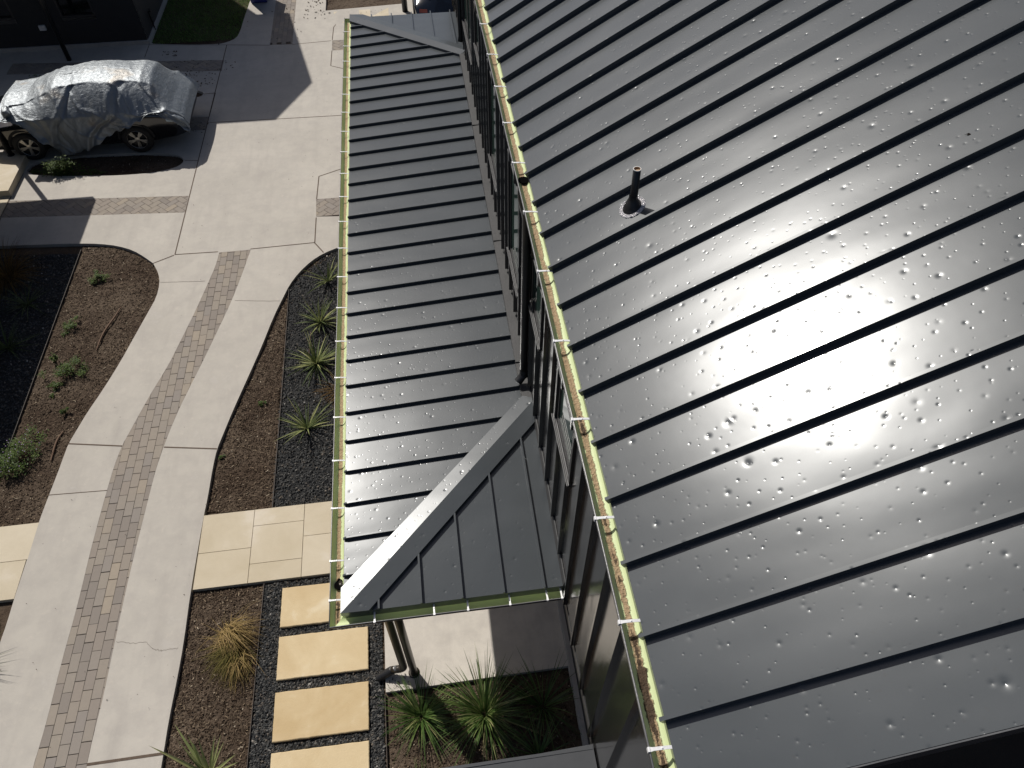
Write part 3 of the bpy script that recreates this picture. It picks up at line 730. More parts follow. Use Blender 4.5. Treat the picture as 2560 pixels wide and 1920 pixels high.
# windows
for i, (a, b, c, d) in enumerate(WINS):
    f = MB(); t = .045
    f.box(WX + .0, WX + .035, a, a + t, c, d); f.box(WX + .0, WX + .035, b - t, b, c, d); f.box(WX + .0, WX + .035, a + t, b - t, c, c + t); f.box(WX + .0, WX + .035, a + t, b - t, d - t, d)
    if b - a > 1.0: f.box(WX + .0, WX + .035, (a + b) / 2 - .04, (a + b) / 2 + .04, c + t, d - t)
    # casing around the opening
    f.box(WX - .022, WX - .001, a - .045, a, c - .02, d + .03); f.box(WX - .022, WX - .001, b, b + .045, c - .02, d + .03)
    fo = f.build('window', M['frame'], H)
    p = MB(); p.poly([(WX + .014, a + t, c + t), (WX + .014, a + t, d - t), (WX + .014, b - t, d - t), (WX + .014, b - t, c + t)]); p.build('pane', M['pane'], fo)
    s = MB(); s.box(WX - .036, WX - .002, a - .05, b + .05, c - .05, c - .022, .5, 1)
    for xo in (-.041, -.027, -.013): s.box(WX + xo, WX + xo + .005, a - .05, b + .05, c - .024, c - .012, .5, 0)
    s.build('sill', [M['sill'], M['frame']], fo)
    s = MB(); s.hexa([(WX - .022, a - .06, d + .03), (WX - .022, b + .06, d + .03), (WX, b + .06, d + .03), (WX, a - .06, d + .03)], [(WX - .022, a - .06, d + .042), (WX - .022, b + .06, d + .042), (WX, b + .06, d + .055), (WX, a - .06, d + .055)])
    s.build('drip_cap', M['frame'], fo)

# lower hip roof
LX, LZ = -1.205, 3.225; T4 = math.tan(R_(4.5)); LY0, LY1 = 2.955, 15.57; HYS, HYN = LY0 + (WX - LX), LY1 - (WX - LX)
def lz(x): return LZ + (x - LX) * T4
n4 = Vector((-math.sin(R_(4.5)), 0, math.cos(R_(4.5))))
mb = MB()
lseams = [3.335 + .4049 * k for k in range(30)]
yy = [LY0] + lseams + [LY1]
for ya, yb in zip(yy, yy[1:]):
    def xm(y): return min(WX, LX + (y - LY0), LX + (LY1 - y))
    tw = rnd.uniform(-.0012, .0012)
    mb.grid(lambda u, v: (LX + (xm(ya + (yb - ya) * v) - LX) * u, ya + (yb - ya) * v, lz(LX + (xm(ya + (yb - ya) * v) - LX) * u) + .0011 * math.sin(math.pi * v) + tw * (v - .5)), 10, 4)
LSH = .045
for y in lseams:
    xe = min(.825, LX + (y - LY0) - .13, LX + (LY1 - y) - .13)
    if xe < LX + .05: continue
    a = Vector((LX - .012, y, lz(LX))); b = Vector((xe, y, lz(xe)))
    mb.hexa([a + Vector((0, -.009, 0)), a + Vector((0, .009, 0)), a + Vector((.0, .009, LSH * .6)), a + Vector((.0, -.009, LSH * .6))],
            [a + Vector((.035, -.009, 0)), a + Vector((.035, .009, 0)), a + Vector((.035, .009, LSH)), a + Vector((.035, -.009, LSH))])
    a = a + Vector((.035, 0, 0))
    mb.hexa([a + Vector((0, -.009, 0)), a + Vector((0, .009, 0)), a + Vector((0, .009, LSH)), a + Vector((0, -.009, LSH))],
            [b + Vector((0, -.009, 0)), b + Vector((0, .009, 0)), b + Vector((0, .009, LSH)), b + Vector((0, -.009, LSH))])
for sgn, Y0, HY in ((1, LY0, HYS), (-1, LY1, HYN)):
    def lzy(y): return LZ + abs(y - Y0) * T4
    mb.grid(lambda u, v: (LX + (WX - LX) * u, Y0 + (HY - Y0) * u * v, lzy(Y0 + (HY - Y0) * u * v)), 12, 8)
    for x in ((-.869, -.465, -.072, .331, .727) if sgn > 0 else (-.789, -.388, .020, .405, .804)):
        ye = Y0 + sgn * ((x - LX) - .13 * 1.0)
        if abs(ye - Y0) < .06 or (ye - Y0) * sgn < 0: continue
        A = [(x - .009, Y0 - sgn * .01, LZ), (x + .009, Y0 - sgn * .01, LZ), (x + .009, Y0 - sgn * .01, LZ + LSH), (x - .009, Y0 - sgn * .01, LZ + LSH)]
        B = [(x - .009, ye, lzy(ye)), (x + .009, ye, lzy(ye)), (x + .009, ye, lzy(ye) + LSH), (x - .009, ye, lzy(ye) + LSH)]
        mb.hexa(A, B)
# fascia / underside
for P in (((LX, LY0), (LX, LY1)), ((LX, LY1), (WX, LY1)), ((WX, LY0), (LX, LY0))):
    mb.poly([(P[0][0], P[0][1], LZ - .2), (P[1][0], P[1][1], LZ - .2), (P[1][0], P[1][1], LZ - .003), (P[0][0], P[0][1], LZ - .003)])
low = mb.build('lower_roof', M['roof'], H, True)
mb = MB(); mb.box(LX + .01, 1.27, LY0 + .01, LY1 - .01, LZ - .215, LZ - .19); mb.build('soffit', M['white'], low)  # made off-white to bounce light onto the shaded slab
for sgn, Y0, HY in ((1, LY0, HYS), (-1, LY1, HYN)):
    mb = MB(); hz = .045; pk = .016
    def q(x, y, dz): return (x, Y0 + sgn * y, min(LZ + (x - LX) * T4, LZ + y * T4) + dz)
    Wd = .262; L = WX - LX
    c0 = (LX - .022, Y0 - sgn * .018, LZ + hz + pk * .7)
    R0 = c0; R1 = (WX - .01, Y0 + sgn * (L - .01), LZ + (L) * T4 + hz + pk)
    w0 = (LX - .022, Y0 + sgn * (Wd - .018), LZ + hz); w1 = (WX - .11, Y0 + sgn * (L + .10), LZ + (L - .10) * T4 + hz)
    w2 = (WX - .01, Y0 + sgn * (L + .04), LZ + L * T4 + hz + .012)
    s0 = (LX + Wd - .02, Y0 - sgn * .018, LZ + hz); s1 = (WX - .012, Y0 + sgn * (L - Wd), LZ + (L - Wd) * T4 + hz)
    mb.grid(lambda u, v: Vector(R0).lerp(Vector(R1), u).lerp(Vector(w0).lerp(Vector(w1), u), v), 30, 4)
    mb.poly([R1, w1, w2]); mb.grid(lambda u, v: Vector(R0).lerp(Vector(R1), u).lerp(Vector(s0).lerp(Vector(s1), u), v), 30, 4)
    dn = lambda p, k=hz + .02: (p[0], p[1], p[2] - k)
    mb.poly([w0, w1, dn(w1), dn(w0)]); mb.poly([s0, s1, dn(s1), dn(s0)]); mb.poly([c0, w0, dn(w0), dn(c0)]); mb.poly([c0, s0, dn(s0), dn(c0)])
    mb.build('hip_cap', M['roof'], low)
mb = MB()
mb.hexa([(.815, HYS - .02, lz(.815) + .004), (WX - .004, HYS - .12, lz(WX) + .004), (WX - .004, HYN + .12, lz(WX) + .004), (.815, HYN + .02, lz(.815) + .004)],
        [(.82, HYS - .02, lz(.82) + .046), (WX - .004, HYS - .12, lz(WX) + .046), (WX - .004, HYN + .12, lz(WX) + .046), (.82, HYN + .02, lz(.82) + .046)])
for yj in (4.95 + .75, 7.95, 10.9): mb.box(.816, WX - .006, yj, yj + .012, lz(.82) + .047, lz(.82) + .062)
for (ya, yb, za, zb) in ((LY0, HYS - .12, LZ, lz(WX)), (HYN + .12, LY1, lz(WX), LZ)):
    mb.hexa([(WX - .03, ya, za + .003), (WX - .003, ya, za + .003), (WX - .003, yb, zb + .003), (WX - .03, yb, zb + .003)], [(WX - .014, ya, za + .075), (WX - .003, ya, za + .08), (WX - .003, yb, zb + .08), (WX - .014, yb, zb + .075)])
mb.build('wall_flashing', M['flash'], low)

# half round gutters: outer shell, lining, lip bead
def gutter(name, x_or_y, zc, a0, a1, rad, axis, ends, miter=None):
    mb = MB(); N = 40; LN = int(abs(a1 - a0) / .1)
    def P(s, ang, r):
        wv = -.002 * math.sin(s * 2.3) + .003 * noise.noise(Vector((s * 1.3, 3.7, x_or_y)))
        cu, cz = math.cos(ang) * r, math.sin(ang) * r
        if axis == 'y': return (x_or_y + cu + wv, s, zc + cz + wv * .5)
        return (s, x_or_y + cu + wv, zc + cz + wv * .5)
    for r, mi in ((rad, 0), (rad - .005, 1)):
        b = len(mb.v)
        for i in range(LN + 1):
            s = a0 + (a1 - a0) * i / LN
            for k in range(N + 1):
                ang = math.pi - .28 + (math.pi + .28) * k / N
                sm = s
                if miter:  # 45 degree corner
                    if i == 0: sm = s + miter[0] * math.cos(ang) * r
                    if i == LN: sm = s + miter[1] * math.cos(ang) * r
                mb.v.append(P(sm, ang, r))
        for i in range(LN):
            for k in range(N):
                a = b + i * (N + 1) + k
                bt = 1 - abs(((math.pi + .28) * (k + .5) / N - .28) / math.pi - .50) * 3.1
                if axis == 'x': bt *= .5
                mb.face((a, a + N + 1, a + N + 2, a + 1), max(0, bt), mi)
    # rolled lip on the open edge
    for side in (math.pi - .28, 2 * math.pi):
        e0, e1 = P(a0 + (miter[0] * math.cos(side) * rad if miter else 0), side, rad), P(a1 + (miter[1] * math.cos(side) * rad if miter else 0), side, rad)
        n = 40; path = [P(a0 + (a1 - a0) * i / n, side, rad - .001) for i in range(1, n)]
        mb.tube([e0] + path + [e1], .0055, 6, .5, 2)
    for e in ends:
        b = len(mb.v); mb.v += [P(e, math.pi - .28 + (math.pi + .28) * k / N, rad) for k in range(N + 1)]; mb.face(range(b, b + N + 1), .5, 0)
    return mb.build(name, [M['lip'], M['gutter_in'], M['sill']], H, True)
GX, GZ, GR = .828, 6.232, .068
gm = gutter('gutter', GX, GZ, .50, 18.3, GR, 'y', (.50, 18.3))
def bracket(par, p0, p1, across, wd=.016):
    mb = MB(); a, b = Vector(p0), Vector(p1); e = Vector(across).normalized() * wd / 2; up = Vector((0, 0, 1))
    n = 6
    def prof(t): return a.lerp(b, t) + up * (.004 * math.sin(math.pi * t))
    for i in range(n):
        q0, q1 = prof(i / n), prof((i + 1) / n); k0 = 1.5 if i == 0 else 1; k1 = 1
        mb.hexa([q0 - e * k0, q1 - e * k1, q1 + e * k1, q0 + e * k0], [q0 - e * k0 + up * .004, q1 - e * k1 + up * .004, q1 + e * k1 + up * .004, q0 + e * k0 + up * .004])
    mb.lathe([(.004, 0), (.004, .004), (.0, .0045)], prof(.5) + up * .004, (0, 0, 1), 8)
    mb.box(p0[0] - (.006 if across[1] else .009), p0[0] + (.004 if across[1] else .009), p0[1] - (.011 if across[1] else .006), p0[1] + (.011 if across[1] else .004), p0[2] - .02, p0[2] + .009)
    mb.build('gutter_bracket', M['alu'], par)
BY = [8.263, 7.56, 6.895, 6.225, 5.573, 4.872, 4.142, 3.414, 2.728, 2.013, 1.397, .78] + [8.95 + .68 * k for k in range(13)]
for y in BY: bracket(gm, (GX - GR - .002, y, GZ + .022), (GX + GR - .01, y, GZ + .006), (0, 1, 0))
M['hole'] = mat_plain('painted_dark_hole', (.004, .004, .004), 1.0, 0, .1, 4, 0, 0.0)
def outlet(par, x, y, z, r):
    mb = MB(); mb.lathe([(.0, .001), (r, .001), (r * 1.06, .004), (r * 1.1, 0)], (x, y, z), (0, 0, 1), 28); mb.build('outlet', M['hole'], par)  # flat disc, the dark of the opening is painted in its colour
outlet(gm, GX + .006, 5.40, GZ - .044, .047)
LGX, LGZ, LGR = -1.282, 3.165, .068
gw = gutter('gutter', LGX, LGZ, LY0 - .037, LY1 + .037, LGR, 'y', (), (1, -1))
for y in [15.05 - .606 * k for k in range(20)] + [3.02 + .1]: bracket(gw, (LGX - LGR - .002, y, LGZ + .022), (LGX + LGR - .008, y, LGZ + .006), (0, 1, 0))
outlet(gw, LGX + .012, 3.30, LGZ - .044, .047)
gs = gutter('gutter', LY0 - .037, LGZ, LGX, WX - .035, LGR, 'x', (WX - .035,), (1, 0))
for x in (-.921, -.354, -.029, .378, .743, .885): bracket(gs, (x, LY0 - .037 - LGR - .002, LGZ + .022), (x, LY0 - .037 + LGR - .008, LGZ + .006), (1, 0, 0))
gn = gutter('gutter', LY1 + .037, LGZ, LGX, WX - .035, LGR, 'x', (WX - .035,), (-1, 0))

# downpipes
def elbow_path(P, r=.06, n=5):
    P = [Vector(p) for p in P]; Q = [P[0]]
    for a, b, c in zip(P, P[1:], P[2:]):
        d0 = (a - b).normalized(); d1 = (c - b).normalized(); p, q = b + d0 * r, b + d1 * r
        for k in range(n + 1): t = k / n; Q.append((p * (1 - t) ** 2 + b * 2 * t * (1 - t) + q * t * t))
    Q.append(P[-1]); return Q
mb = MB(); mb.tube(elbow_path([(GX, 5.40, GZ - .06), (GX, 5.40, 5.98), (.872, 5.40, 5.8), (.872, 5.40, 3.63)], .05), .047, 14)
dp = mb.build('downpipe', M['black'], H, True)
mb = MB(); mb.tube(elbow_path([(.872, 5.40, 3.66), (.872, 5.40, 3.56), (.80, 5.36, 3.49)], .05), [.048] + [.047] * 6 + [.05], 14, caps=False)
for k in range(5): mb.tube([(.872, 5.40, 3.64 - k * .022), (.872, 5.40, 3.632 - k * .022)], .0505, 14)
mb.build('pipe_shoe', M['rubber'], dp, True)
mb = MB(); mb.tube([(.872, 13.45, 6.1), (.872, 13.45, 3.72), (.85, 13.43, 3.62)], .047, 14); mb.build('downpipe', M['black'], H, True)
mb = MB(); mb.tube(elbow_path([(LGX + .01, 3.32, LGZ - .07), (LGX + .01, 3.32, 3.05), (-.955, 3.44, 2.86), (-.955, 3.44, .16), (-1.12, 3.45, .12)], .07), .05, 16)
dp = mb.build('downpipe', M['bronze'], H, True)
mb = MB(); mb.tube([(-1.045, 3.447, .142), (-1.13, 3.45, .115)], .049, 16); mb.build('pipe_coupling', M['sill'], dp, True)
mb = MB(); path = [(-1.11 - .013 * k, 3.45 - .0022 * k, .122 - .0085 * k) for k in range(17)]
mb.tube(path, [.058 if k % 2 else .050 for k in range(17)], 16); mb.build('drain_hose', M['rubber'], dp, True)
mb = MB(); mb.tube([(-.84, 3.42, -.02), (-.84, 3.42, 3.05)], .05, 20); mb.lathe([(.075, 0), (.075, .008), (.05, .01)], (-.84, 3.42, 0.0), (0, 0, 1), 20); mb.build('porch_post', M['bronze'], H, True)

# vent pipe through the roof
V = Vector((1.50, 4.36, rz(1.50)))
mb = MB(); mb.lathe([(.0285, .02), (.0285, .335), (.026, .336)], V, (-.03, 0, 1), 24); vp = mb.build('vent_pipe', M['black'], H, True)
mb = MB(); mb.lathe([(.0289, .332), (.0289, .338), (.0245, .338)], V, (-.03, 0, 1), 28, .5, 0); mb.lathe([(.0245, .338), (.0245, .322), (.0, .322)], V, (-.03, 0, 1), 28, .5, 1); mb.build('pipe_rim', [M['white'], M['pipein']], vp)
mb = MB(); b0 = None
for k, (r, h) in enumerate([(.076, .008), (.074, .015), (.066, .019), (.062, .030), (.055, .045), (.045, .062), (.037, .078), (.0325, .09), (.032, .112)]):
    t = min(1, k / 7); axk = nrm.lerp(Vector((-.03, 0, 1)), t).normalized(); ck = V + nrm * .008 + Vector((-.03, 0, 1)) * (h - .008)
    e_ = Vector((0, 1, 0)); f_ = axk.cross(e_).normalized(); b = len(mb.v)
    mb.v += [tuple(ck + (e_ * math.cos(2 * math.pi * q / 28) + f_ * math.sin(2 * math.pi * q / 28)) * r) for q in range(28)]
    if b0 is not None:
        for q in range(28): mb.face((b0 + q, b0 + (q + 1) % 28, b + (q + 1) % 28, b + q))
    b0 = b
mb.build('pipe_boot', M['rubber'], vp, True)
mb = MB(); n = 40
prev = None
ax = nrm; e = Vector((0, 1, 0)); f = ax.cross(e)
def ring(r, k): 
    a = 2 * math.pi * k / n; return V + (e * math.cos(a) + f * math.sin(a)) * r
for k in range(n):
    h0 = .006 + (.007 if k % 3 == 0 else rnd.uniform(0, .003)); h1 = .006 + (.007 if (k + 1) % 3 == 0 else 0)
    mb.poly([ring(.074, k) + ax * .010, ring(.102, k) + ax * h0, ring(.102, k + 1) + ax * h1, ring(.074, k + 1) + ax * .010])
    mb.poly([ring(.102, k) + ax * h0, ring(.105, k), ring(.105, k + 1), ring(.102, k + 1) + ax * h1])
mb.build('pipe_flange', M['lead'], vp)

# south canopy over the side door
mb = MB()
A = [(-.62, .55), (.925, .55), (.925, 1.545), (-.62, 1.50)]
mb.hexa([(x, y, 2.98) for x, y in A], [(x, y, 3.10 + (x + .62) * .004) for x, y in A])
mb.box(-.64, -.62, .55, 1.52, 2.95, 3.115); mb.box(-.62, .92, 1.505, 1.53, 2.95, 3.11)
mb.build('canopy', M['trim'], H)

# a dry leaf lying on the sheet
p = at(2090, 291); 
def on_roof(px, py):
    d = ray(px, py); t = (EZ - T30 * EX - CAMZ) / (d.z - T30 * d.x); return Vector((d.x * t, d.y * t, CAMZ + d.z * t))
p = on_roof(2090, 291); mb = MB()
for k in range(4):
    a = rnd.uniform(-.5, .8); L = rnd.uniform(.012, .024); dv = Vector((math.cos(a), math.sin(a), .2)) * L; q = p + nrm * .006 + Vector((rnd.uniform(-.01, .01), rnd.uniform(-.006, .006), 0))
    mb.poly([q - dv, q + Vector((.004, -.006, .003)), q + dv, q + Vector((-.004, .006, .004))], rnd.random() * .2)
tag(mb.build('dry_leaf', M['litter']), 'tiny dark curled leaf lying on the big roof near its right edge', 'leaf')

# ------------------------------------------------------------------ NEIGHBOUR HOUSES
NH = thing('house', (-13, 25, 0), 'dark shaded house with small windows behind the covered car', 'house')
mb = MB()
nx = -7.5; ny = 22.1
wz = .12
NW = [(-9.52, -8.62, .82, 1.75), (-11.9, -10.72, .85, 1.75)]
# lap siding: courses 0.16 m high, each leaning out 12 mm
zc = .10; k = 0
while zc < 5.93:
    z2 = min(5.93, zc + .16)
    spans = [(-20, nx)]
    for (a, b, c, d) in NW:
        if z2 > c and zc < d: spans = [s for (p, q) in spans for s in ([(p, a), (b, q)] if p < a < b < q else [(p, q)])]
    for (p, q) in spans: mb.poly([(p, ny - .012, zc), (q, ny - .012, zc), (q, ny, z2), (p, ny, z2)]); mb.poly([(p, ny, zc), (q, ny, zc), (q, ny - .012, zc), (p, ny - .012, zc)])
    mb.poly([(nx + .012, ny - .012, zc), (nx + .012, 27.9, zc), (nx, 27.9, z2), (nx, ny, z2)])
    zc = z2
mb.poly([(nx, ny, 5.93), (nx, 27.9, 5.93), (nx, 25.0, 7.5)])
mb.poly([(-20, 27.9, 0), (nx, 27.9, 0), (nx, 27.9, 5.93), (-20, 27.9, 6.2)])
mb.build('wall', M['stucco'], NH)
mb = MB(); mb.box(-20, nx + .05, ny - .06, 27.9, -.05, .10); mb.build('foundation', M['curb'], NH)
mb = MB(); rx1 = -6.62
for (y0, y1) in ((22.0, 25.0), (28.0, 25.0)):
    z0, z1 = 5.95, 7.62
    mb.hexa([(-20, y0, z0 - .08), (rx1, y0, z0 - .08), (rx1, y1, z1 - .08), (-20, y1, z1 - .08)], [(-20, y0, z0), (rx1, y0, z0), (rx1, y1, z1), (-20, y1, z1)])
mb.build('roof', M['trim'], NH)
for (a, b, c, d) in NW:
    f = MB(); t = .05
    for bx in ((a, a + t, c, d), (b - t, b, c, d), (a + t, b - t, c, c + t), (a + t, b - t, d - t, d)): f.box(bx[0], bx[1], ny - .01, ny + .10, bx[2], bx[3])
    fo = f.build('window', M['frame'], NH)
    q = MB(); q.poly([(a + t, ny + .07, c + t), (b - t, ny + .07, c + t), (b - t, ny + .07, d - t), (a + t, ny + .07, d - t)]); q.build('pane', M['glassd'], fo)
mb = MB(); mb.box(-10.2, -10.03, ny - .07, ny - .012, .54, .67); mb.hexa([(-10.19, ny - .085, .55), (-10.04, ny - .085, .55), (-10.04, ny - .07, .55), (-10.19, ny - .07, .55)], [(-10.19, ny - .075, .66), (-10.04, ny - .075, .66), (-10.04, ny - .07, .66), (-10.19, ny - .07, .66)]); mb.build('vent_hood', M['white'], NH)
mb = MB(); mb.tube([(nx + .05, 22.9, .02), (nx + .05, 22.85, .55)], .022, 10); mb.tube([(nx + .05, 22.85, .55), (nx + .14, 22.83, .57)], .016, 8); mb.lathe([(.04, -.006), (.04, .006)], (nx + .10, 22.83, .62), (0, 0, 1), 10); mb.tube([(nx + .10, 22.83, .57), (nx + .10, 22.83, .62)], .007, 6); mb.build('hose_tap', M['black'], NH)
# its porch roof and post south-west, out of the photo except the post
mb = MB(); mb.tube([(-9.5, 21.35, -.02), (-9.5, 21.35, 3.0)], .062, 16); mb.tube([(-9.5, 21.35, 2.9), (-9.5, 21.35, 3.05)], .09, 16); mb.build('porch_post', M['black'], NH, True)
mb = MB(); mb.hexa([(-16, 20.95, 3.02), (-9.2, 20.95, 3.02), (-9.2, 22.05, 3.1), (-16, 22.05, 3.1)], [(-16, 20.95, 3.14), (-9.2, 20.95, 3.14), (-9.2, 22.05, 3.24), (-16, 22.05, 3.24)]); mb.build('porch_roof', M['trim'], NH)

WH = thing('house', (-14, 11, 0), 'house west of the driveway, only its black porch post in view beside the car', 'house')
mb = MB(); mb.tube([(-9.58, 16.48, .15), (-9.58, 16.48, 3.05)], .055, 16); mb.lathe([(.08, 0), (.08, .01), (.055, .012)], (-9.58, 16.48, .16), (0, 0, 1), 16)
mb.build('porch_post', M['black'], WH, True)
mb = MB(); mb.tube([(-9.46, 16.40, 2.9), (-9.46, 16.40, .25), (-9.3, 16.36, .2)], .05, 14); 
mb = MB(); mb.hexa([(-12, 5.0, 3.0), (-8.96, 5.0, 3.0), (-8.96, 17.09, 3.0), (-12, 17.09, 3.0)], [(-12, 5.0, 3.42), (-8.96, 5.0, 3.2), (-8.96, 17.09, 3.2), (-12, 17.09, 3.42)]); mb.build('lower_roof', M['trim'], WH)
mb = MB(); mb.box(-20, -11.2, 4.2, 15.0, -.05, 6.2); mb.build('wall', M['stucco'], WH)
mb = MB()
for (x0_, x1_) in ((-11.0, -15.6), (-20.2, -15.6)): mb.hexa([(x0_, 4.0, 6.1), (x0_, 15.2, 6.1), (x1_, 15.2, 8.7), (x1_, 4.0, 8.7)], [(x0_, 4.0, 6.2), (x0_, 15.2, 6.2), (x1_, 15.2, 8.8), (x1_, 4.0, 8.8)])
mb.build('roof', M['trim'], WH)
mb = MB(); mb.tube([(-.15, 23.2, -.02), (-.15, 23.2, 3.0)], .085, 16); tag(mb.build('post', M['black'], None, True), 'thick black post standing beside the navy car', 'post')

# ------------------------------------------------------------------ CARS
def car_body(sec, yc, mat, name, parent, flip=None):
    mb = MB(); NV = 20
    def P(u, v):
        i = min(len(sec) - 2, int(u * (len(sec) - 1))); t = u * (len(sec) - 1) - i
        a, b = sec[i], sec[i + 1]; x, zl, zb, zt, wb, wt = [p + (q - p) * t for p, q in zip(a, b)]
        s = v * 2 - 1; k = abs(s); sg = 1 if s >= 0 else -1
        if k < .45: y = wt * (k / .45) * .92; z = zt - .05 * (k / .45) ** 2
        elif k < .7: q = (k - .45) / .25; y = wt * .92 + (wb - wt * .92) * q; z = (zt - .05) + (zb - (zt - .05)) * q
        else: q = (k - .7) / .3; y = wb * (1 - .06 * q * q); z = zb + (zl - zb) * q
        p = Vector((x, yc + sg * y, z))
        return flip(p) if flip else p
    mb.grid(P, (len(sec) - 1) * 3, NV * 2)
    for u in (0, 1):
        L = [P(u, j / 40) for j in range(41)]; mb.poly(L)
    return mb.build(name, mat, parent, True)
def wheel(par, c, axis, r=.345, wd=.22):
    ax = Vector(axis)
    mb = MB(); mb.lathe([(r * .62, .01), (r * .70, .03), (r * .93, .025), (r, -.02), (r, -wd + .02), (r * .93, -wd - .02), (r * .6, -wd)], c, ax, 36); wo_ = mb.build('wheel', M['tyre'], par, True)
    mb = MB(); c = Vector(c); a = Vector((0, 0, 1)); e = ax.cross(a).normalized(); g_ = ax.cross(e)
    mb.lathe([(r * .64, .0), (r * .67, .015), (r * .60, .012), (r * .58, -.05), (0, -.07)], c, ax, 36, .5, 1)
    mb.lathe([(r * .66, .012), (r * .635, .018), (r * .615, .010)], c, ax, 36, .5, 0)
    for k in range(5):
        for off in (-.13, .13):
            an = 2 * math.pi * k / 5 + .3 + off; d_ = e * math.cos(an) + g_ * math.sin(an); n_ = e * -math.sin(an) + g_ * math.cos(an)
            p0, p1 = c + d_ * r * .10 + ax * .004, c + d_ * r * .62 + ax * .008
            mb.hexa([p0 - n_ * .011, p0 + n_ * .011, p0 + n_ * .011 - ax * .03, p0 - n_ * .011 - ax * .03], [p1 - n_ * .022, p1 + n_ * .014, p1 + n_ * .014 - ax * .02, p1 - n_ * .022 - ax * .02])
    mb.lathe([(r * .16, -.02), (r * .16, .006), (0, .012)], c, ax, 16)
    mb.build('rim', [M['rim'], M['black']], wo_)
CY = 17.36
CA = thing('parked_car', (-7.6, CY, 0), 'black car parked under a silver tarpaulin, only wheels and lower corners showing', 'car')
sec = [(-10.15, .35, .60, .70, .60, .5), (-10.0, .25, .72, .86, .80, .7), (-9.4, .25, .84, .95, .88, .7), (-8.7, .25, .90, 1.04, .90, .6), (-8.1, .25, .93, 1.32, .90, .38), (-7.4, .25, .95, 1.44, .90, .40), (-6.6, .25, .95, 1.44, .90, .40), (-6.1, .28, .92, 1.22, .88, .38), (-5.75, .32, .84, .92, .86, .5), (-5.55, .36, .68, .74, .80, .5), (-5.47, .44, .60, .66, .70, .55)]
car_body(sec, CY, M['car'], 'body', CA)
for x in (-6.65, -9.08):
    wheel(CA, (x, CY - .905, .345), (0, -1, 0)); wheel(CA, (x, CY + .875, .345), (0, 1, 0))
    mb = MB()
    for k in range(20):
        a0 = math.pi * k / 20; a1 = math.pi * (k + 1) / 20
        Q = lambda a, r, y: (x + math.cos(a) * r, y, .36 + math.sin(a) * r)
        mb.poly([Q(a0, .365, CY - .89), Q(a1, .365, CY - .89), Q(a1, .42, CY - .885), Q(a0, .42, CY - .885)])
        mb.poly([Q(a0, .365, CY - .905), Q(a1, .365, CY - .905), Q(a1, .365, CY - .6), Q(a0, .365, CY - .6)])
    mb.poly([(x + math.cos(math.pi * k / 20) * .366, CY - .874, .36 + math.sin(math.pi * k / 20) * .366) for k in range(21)])
    mb.build('wheel_arch', M['tyre'], CA)
mb = MB(); mb.grid(lambda u, v: (-5.86 + .34 * u, CY - .905 + .10 * u * u + .01, .80 - .10 * u + (.055 - .03 * u) * (v - .5) * 2), 8, 3); mb.build('lamp', M['lampglass'], CA, True)
for dz in (.0, .05):
    mb = MB(); mb.tube([(-5.66, CY - .87, .68 - dz), (-5.54, CY - .80, .63 - dz)], .008, 6); mb.build('bumper_trim', M['rim'], CA)

def lerp_tab(T, x):
    for (a, b), (c, d_) in zip(T, T[1:]):
        if x <= c: 
            t = (x - a) / (c - a); t = max(0, t); t = t * t * (3 - 2 * t) if False else t
            return b + (d_ - b) * t
    return T[-1][1]
hemN = [(-9.6, 1.15), (-9.1, 1.0), (-9.0, .83), (-8.9, .62), (-8.7, .42), (-8.55, .10), (-8.1, .15), (-7.6, .32), (-7.2, .52), (-6.85, .68), (-6.5, .84), (-6.05, 1.0), (-5.98, .97), (-5.8, .86), (-5.6, .74), (-5.42, .52), (-5.3, .5)]
topZ = [(-9.6, 1.12), (-9.2, 1.20), (-8.9, 1.22), (-8.55, 1.34), (-8.15, 1.51), (-7.5, 1.58), (-6.7, 1.57), (-6.25, 1.53), (-6.05, 1.45), (-5.88, 1.2), (-5.68, .98), (-5.48, .80), (-5.38, .62)]
TS = thing('tarpaulin', (-7.4, CY, 0), 'crumpled silver tarpaulin draped over the parked car', 'tarpaulin')
mb = MB()
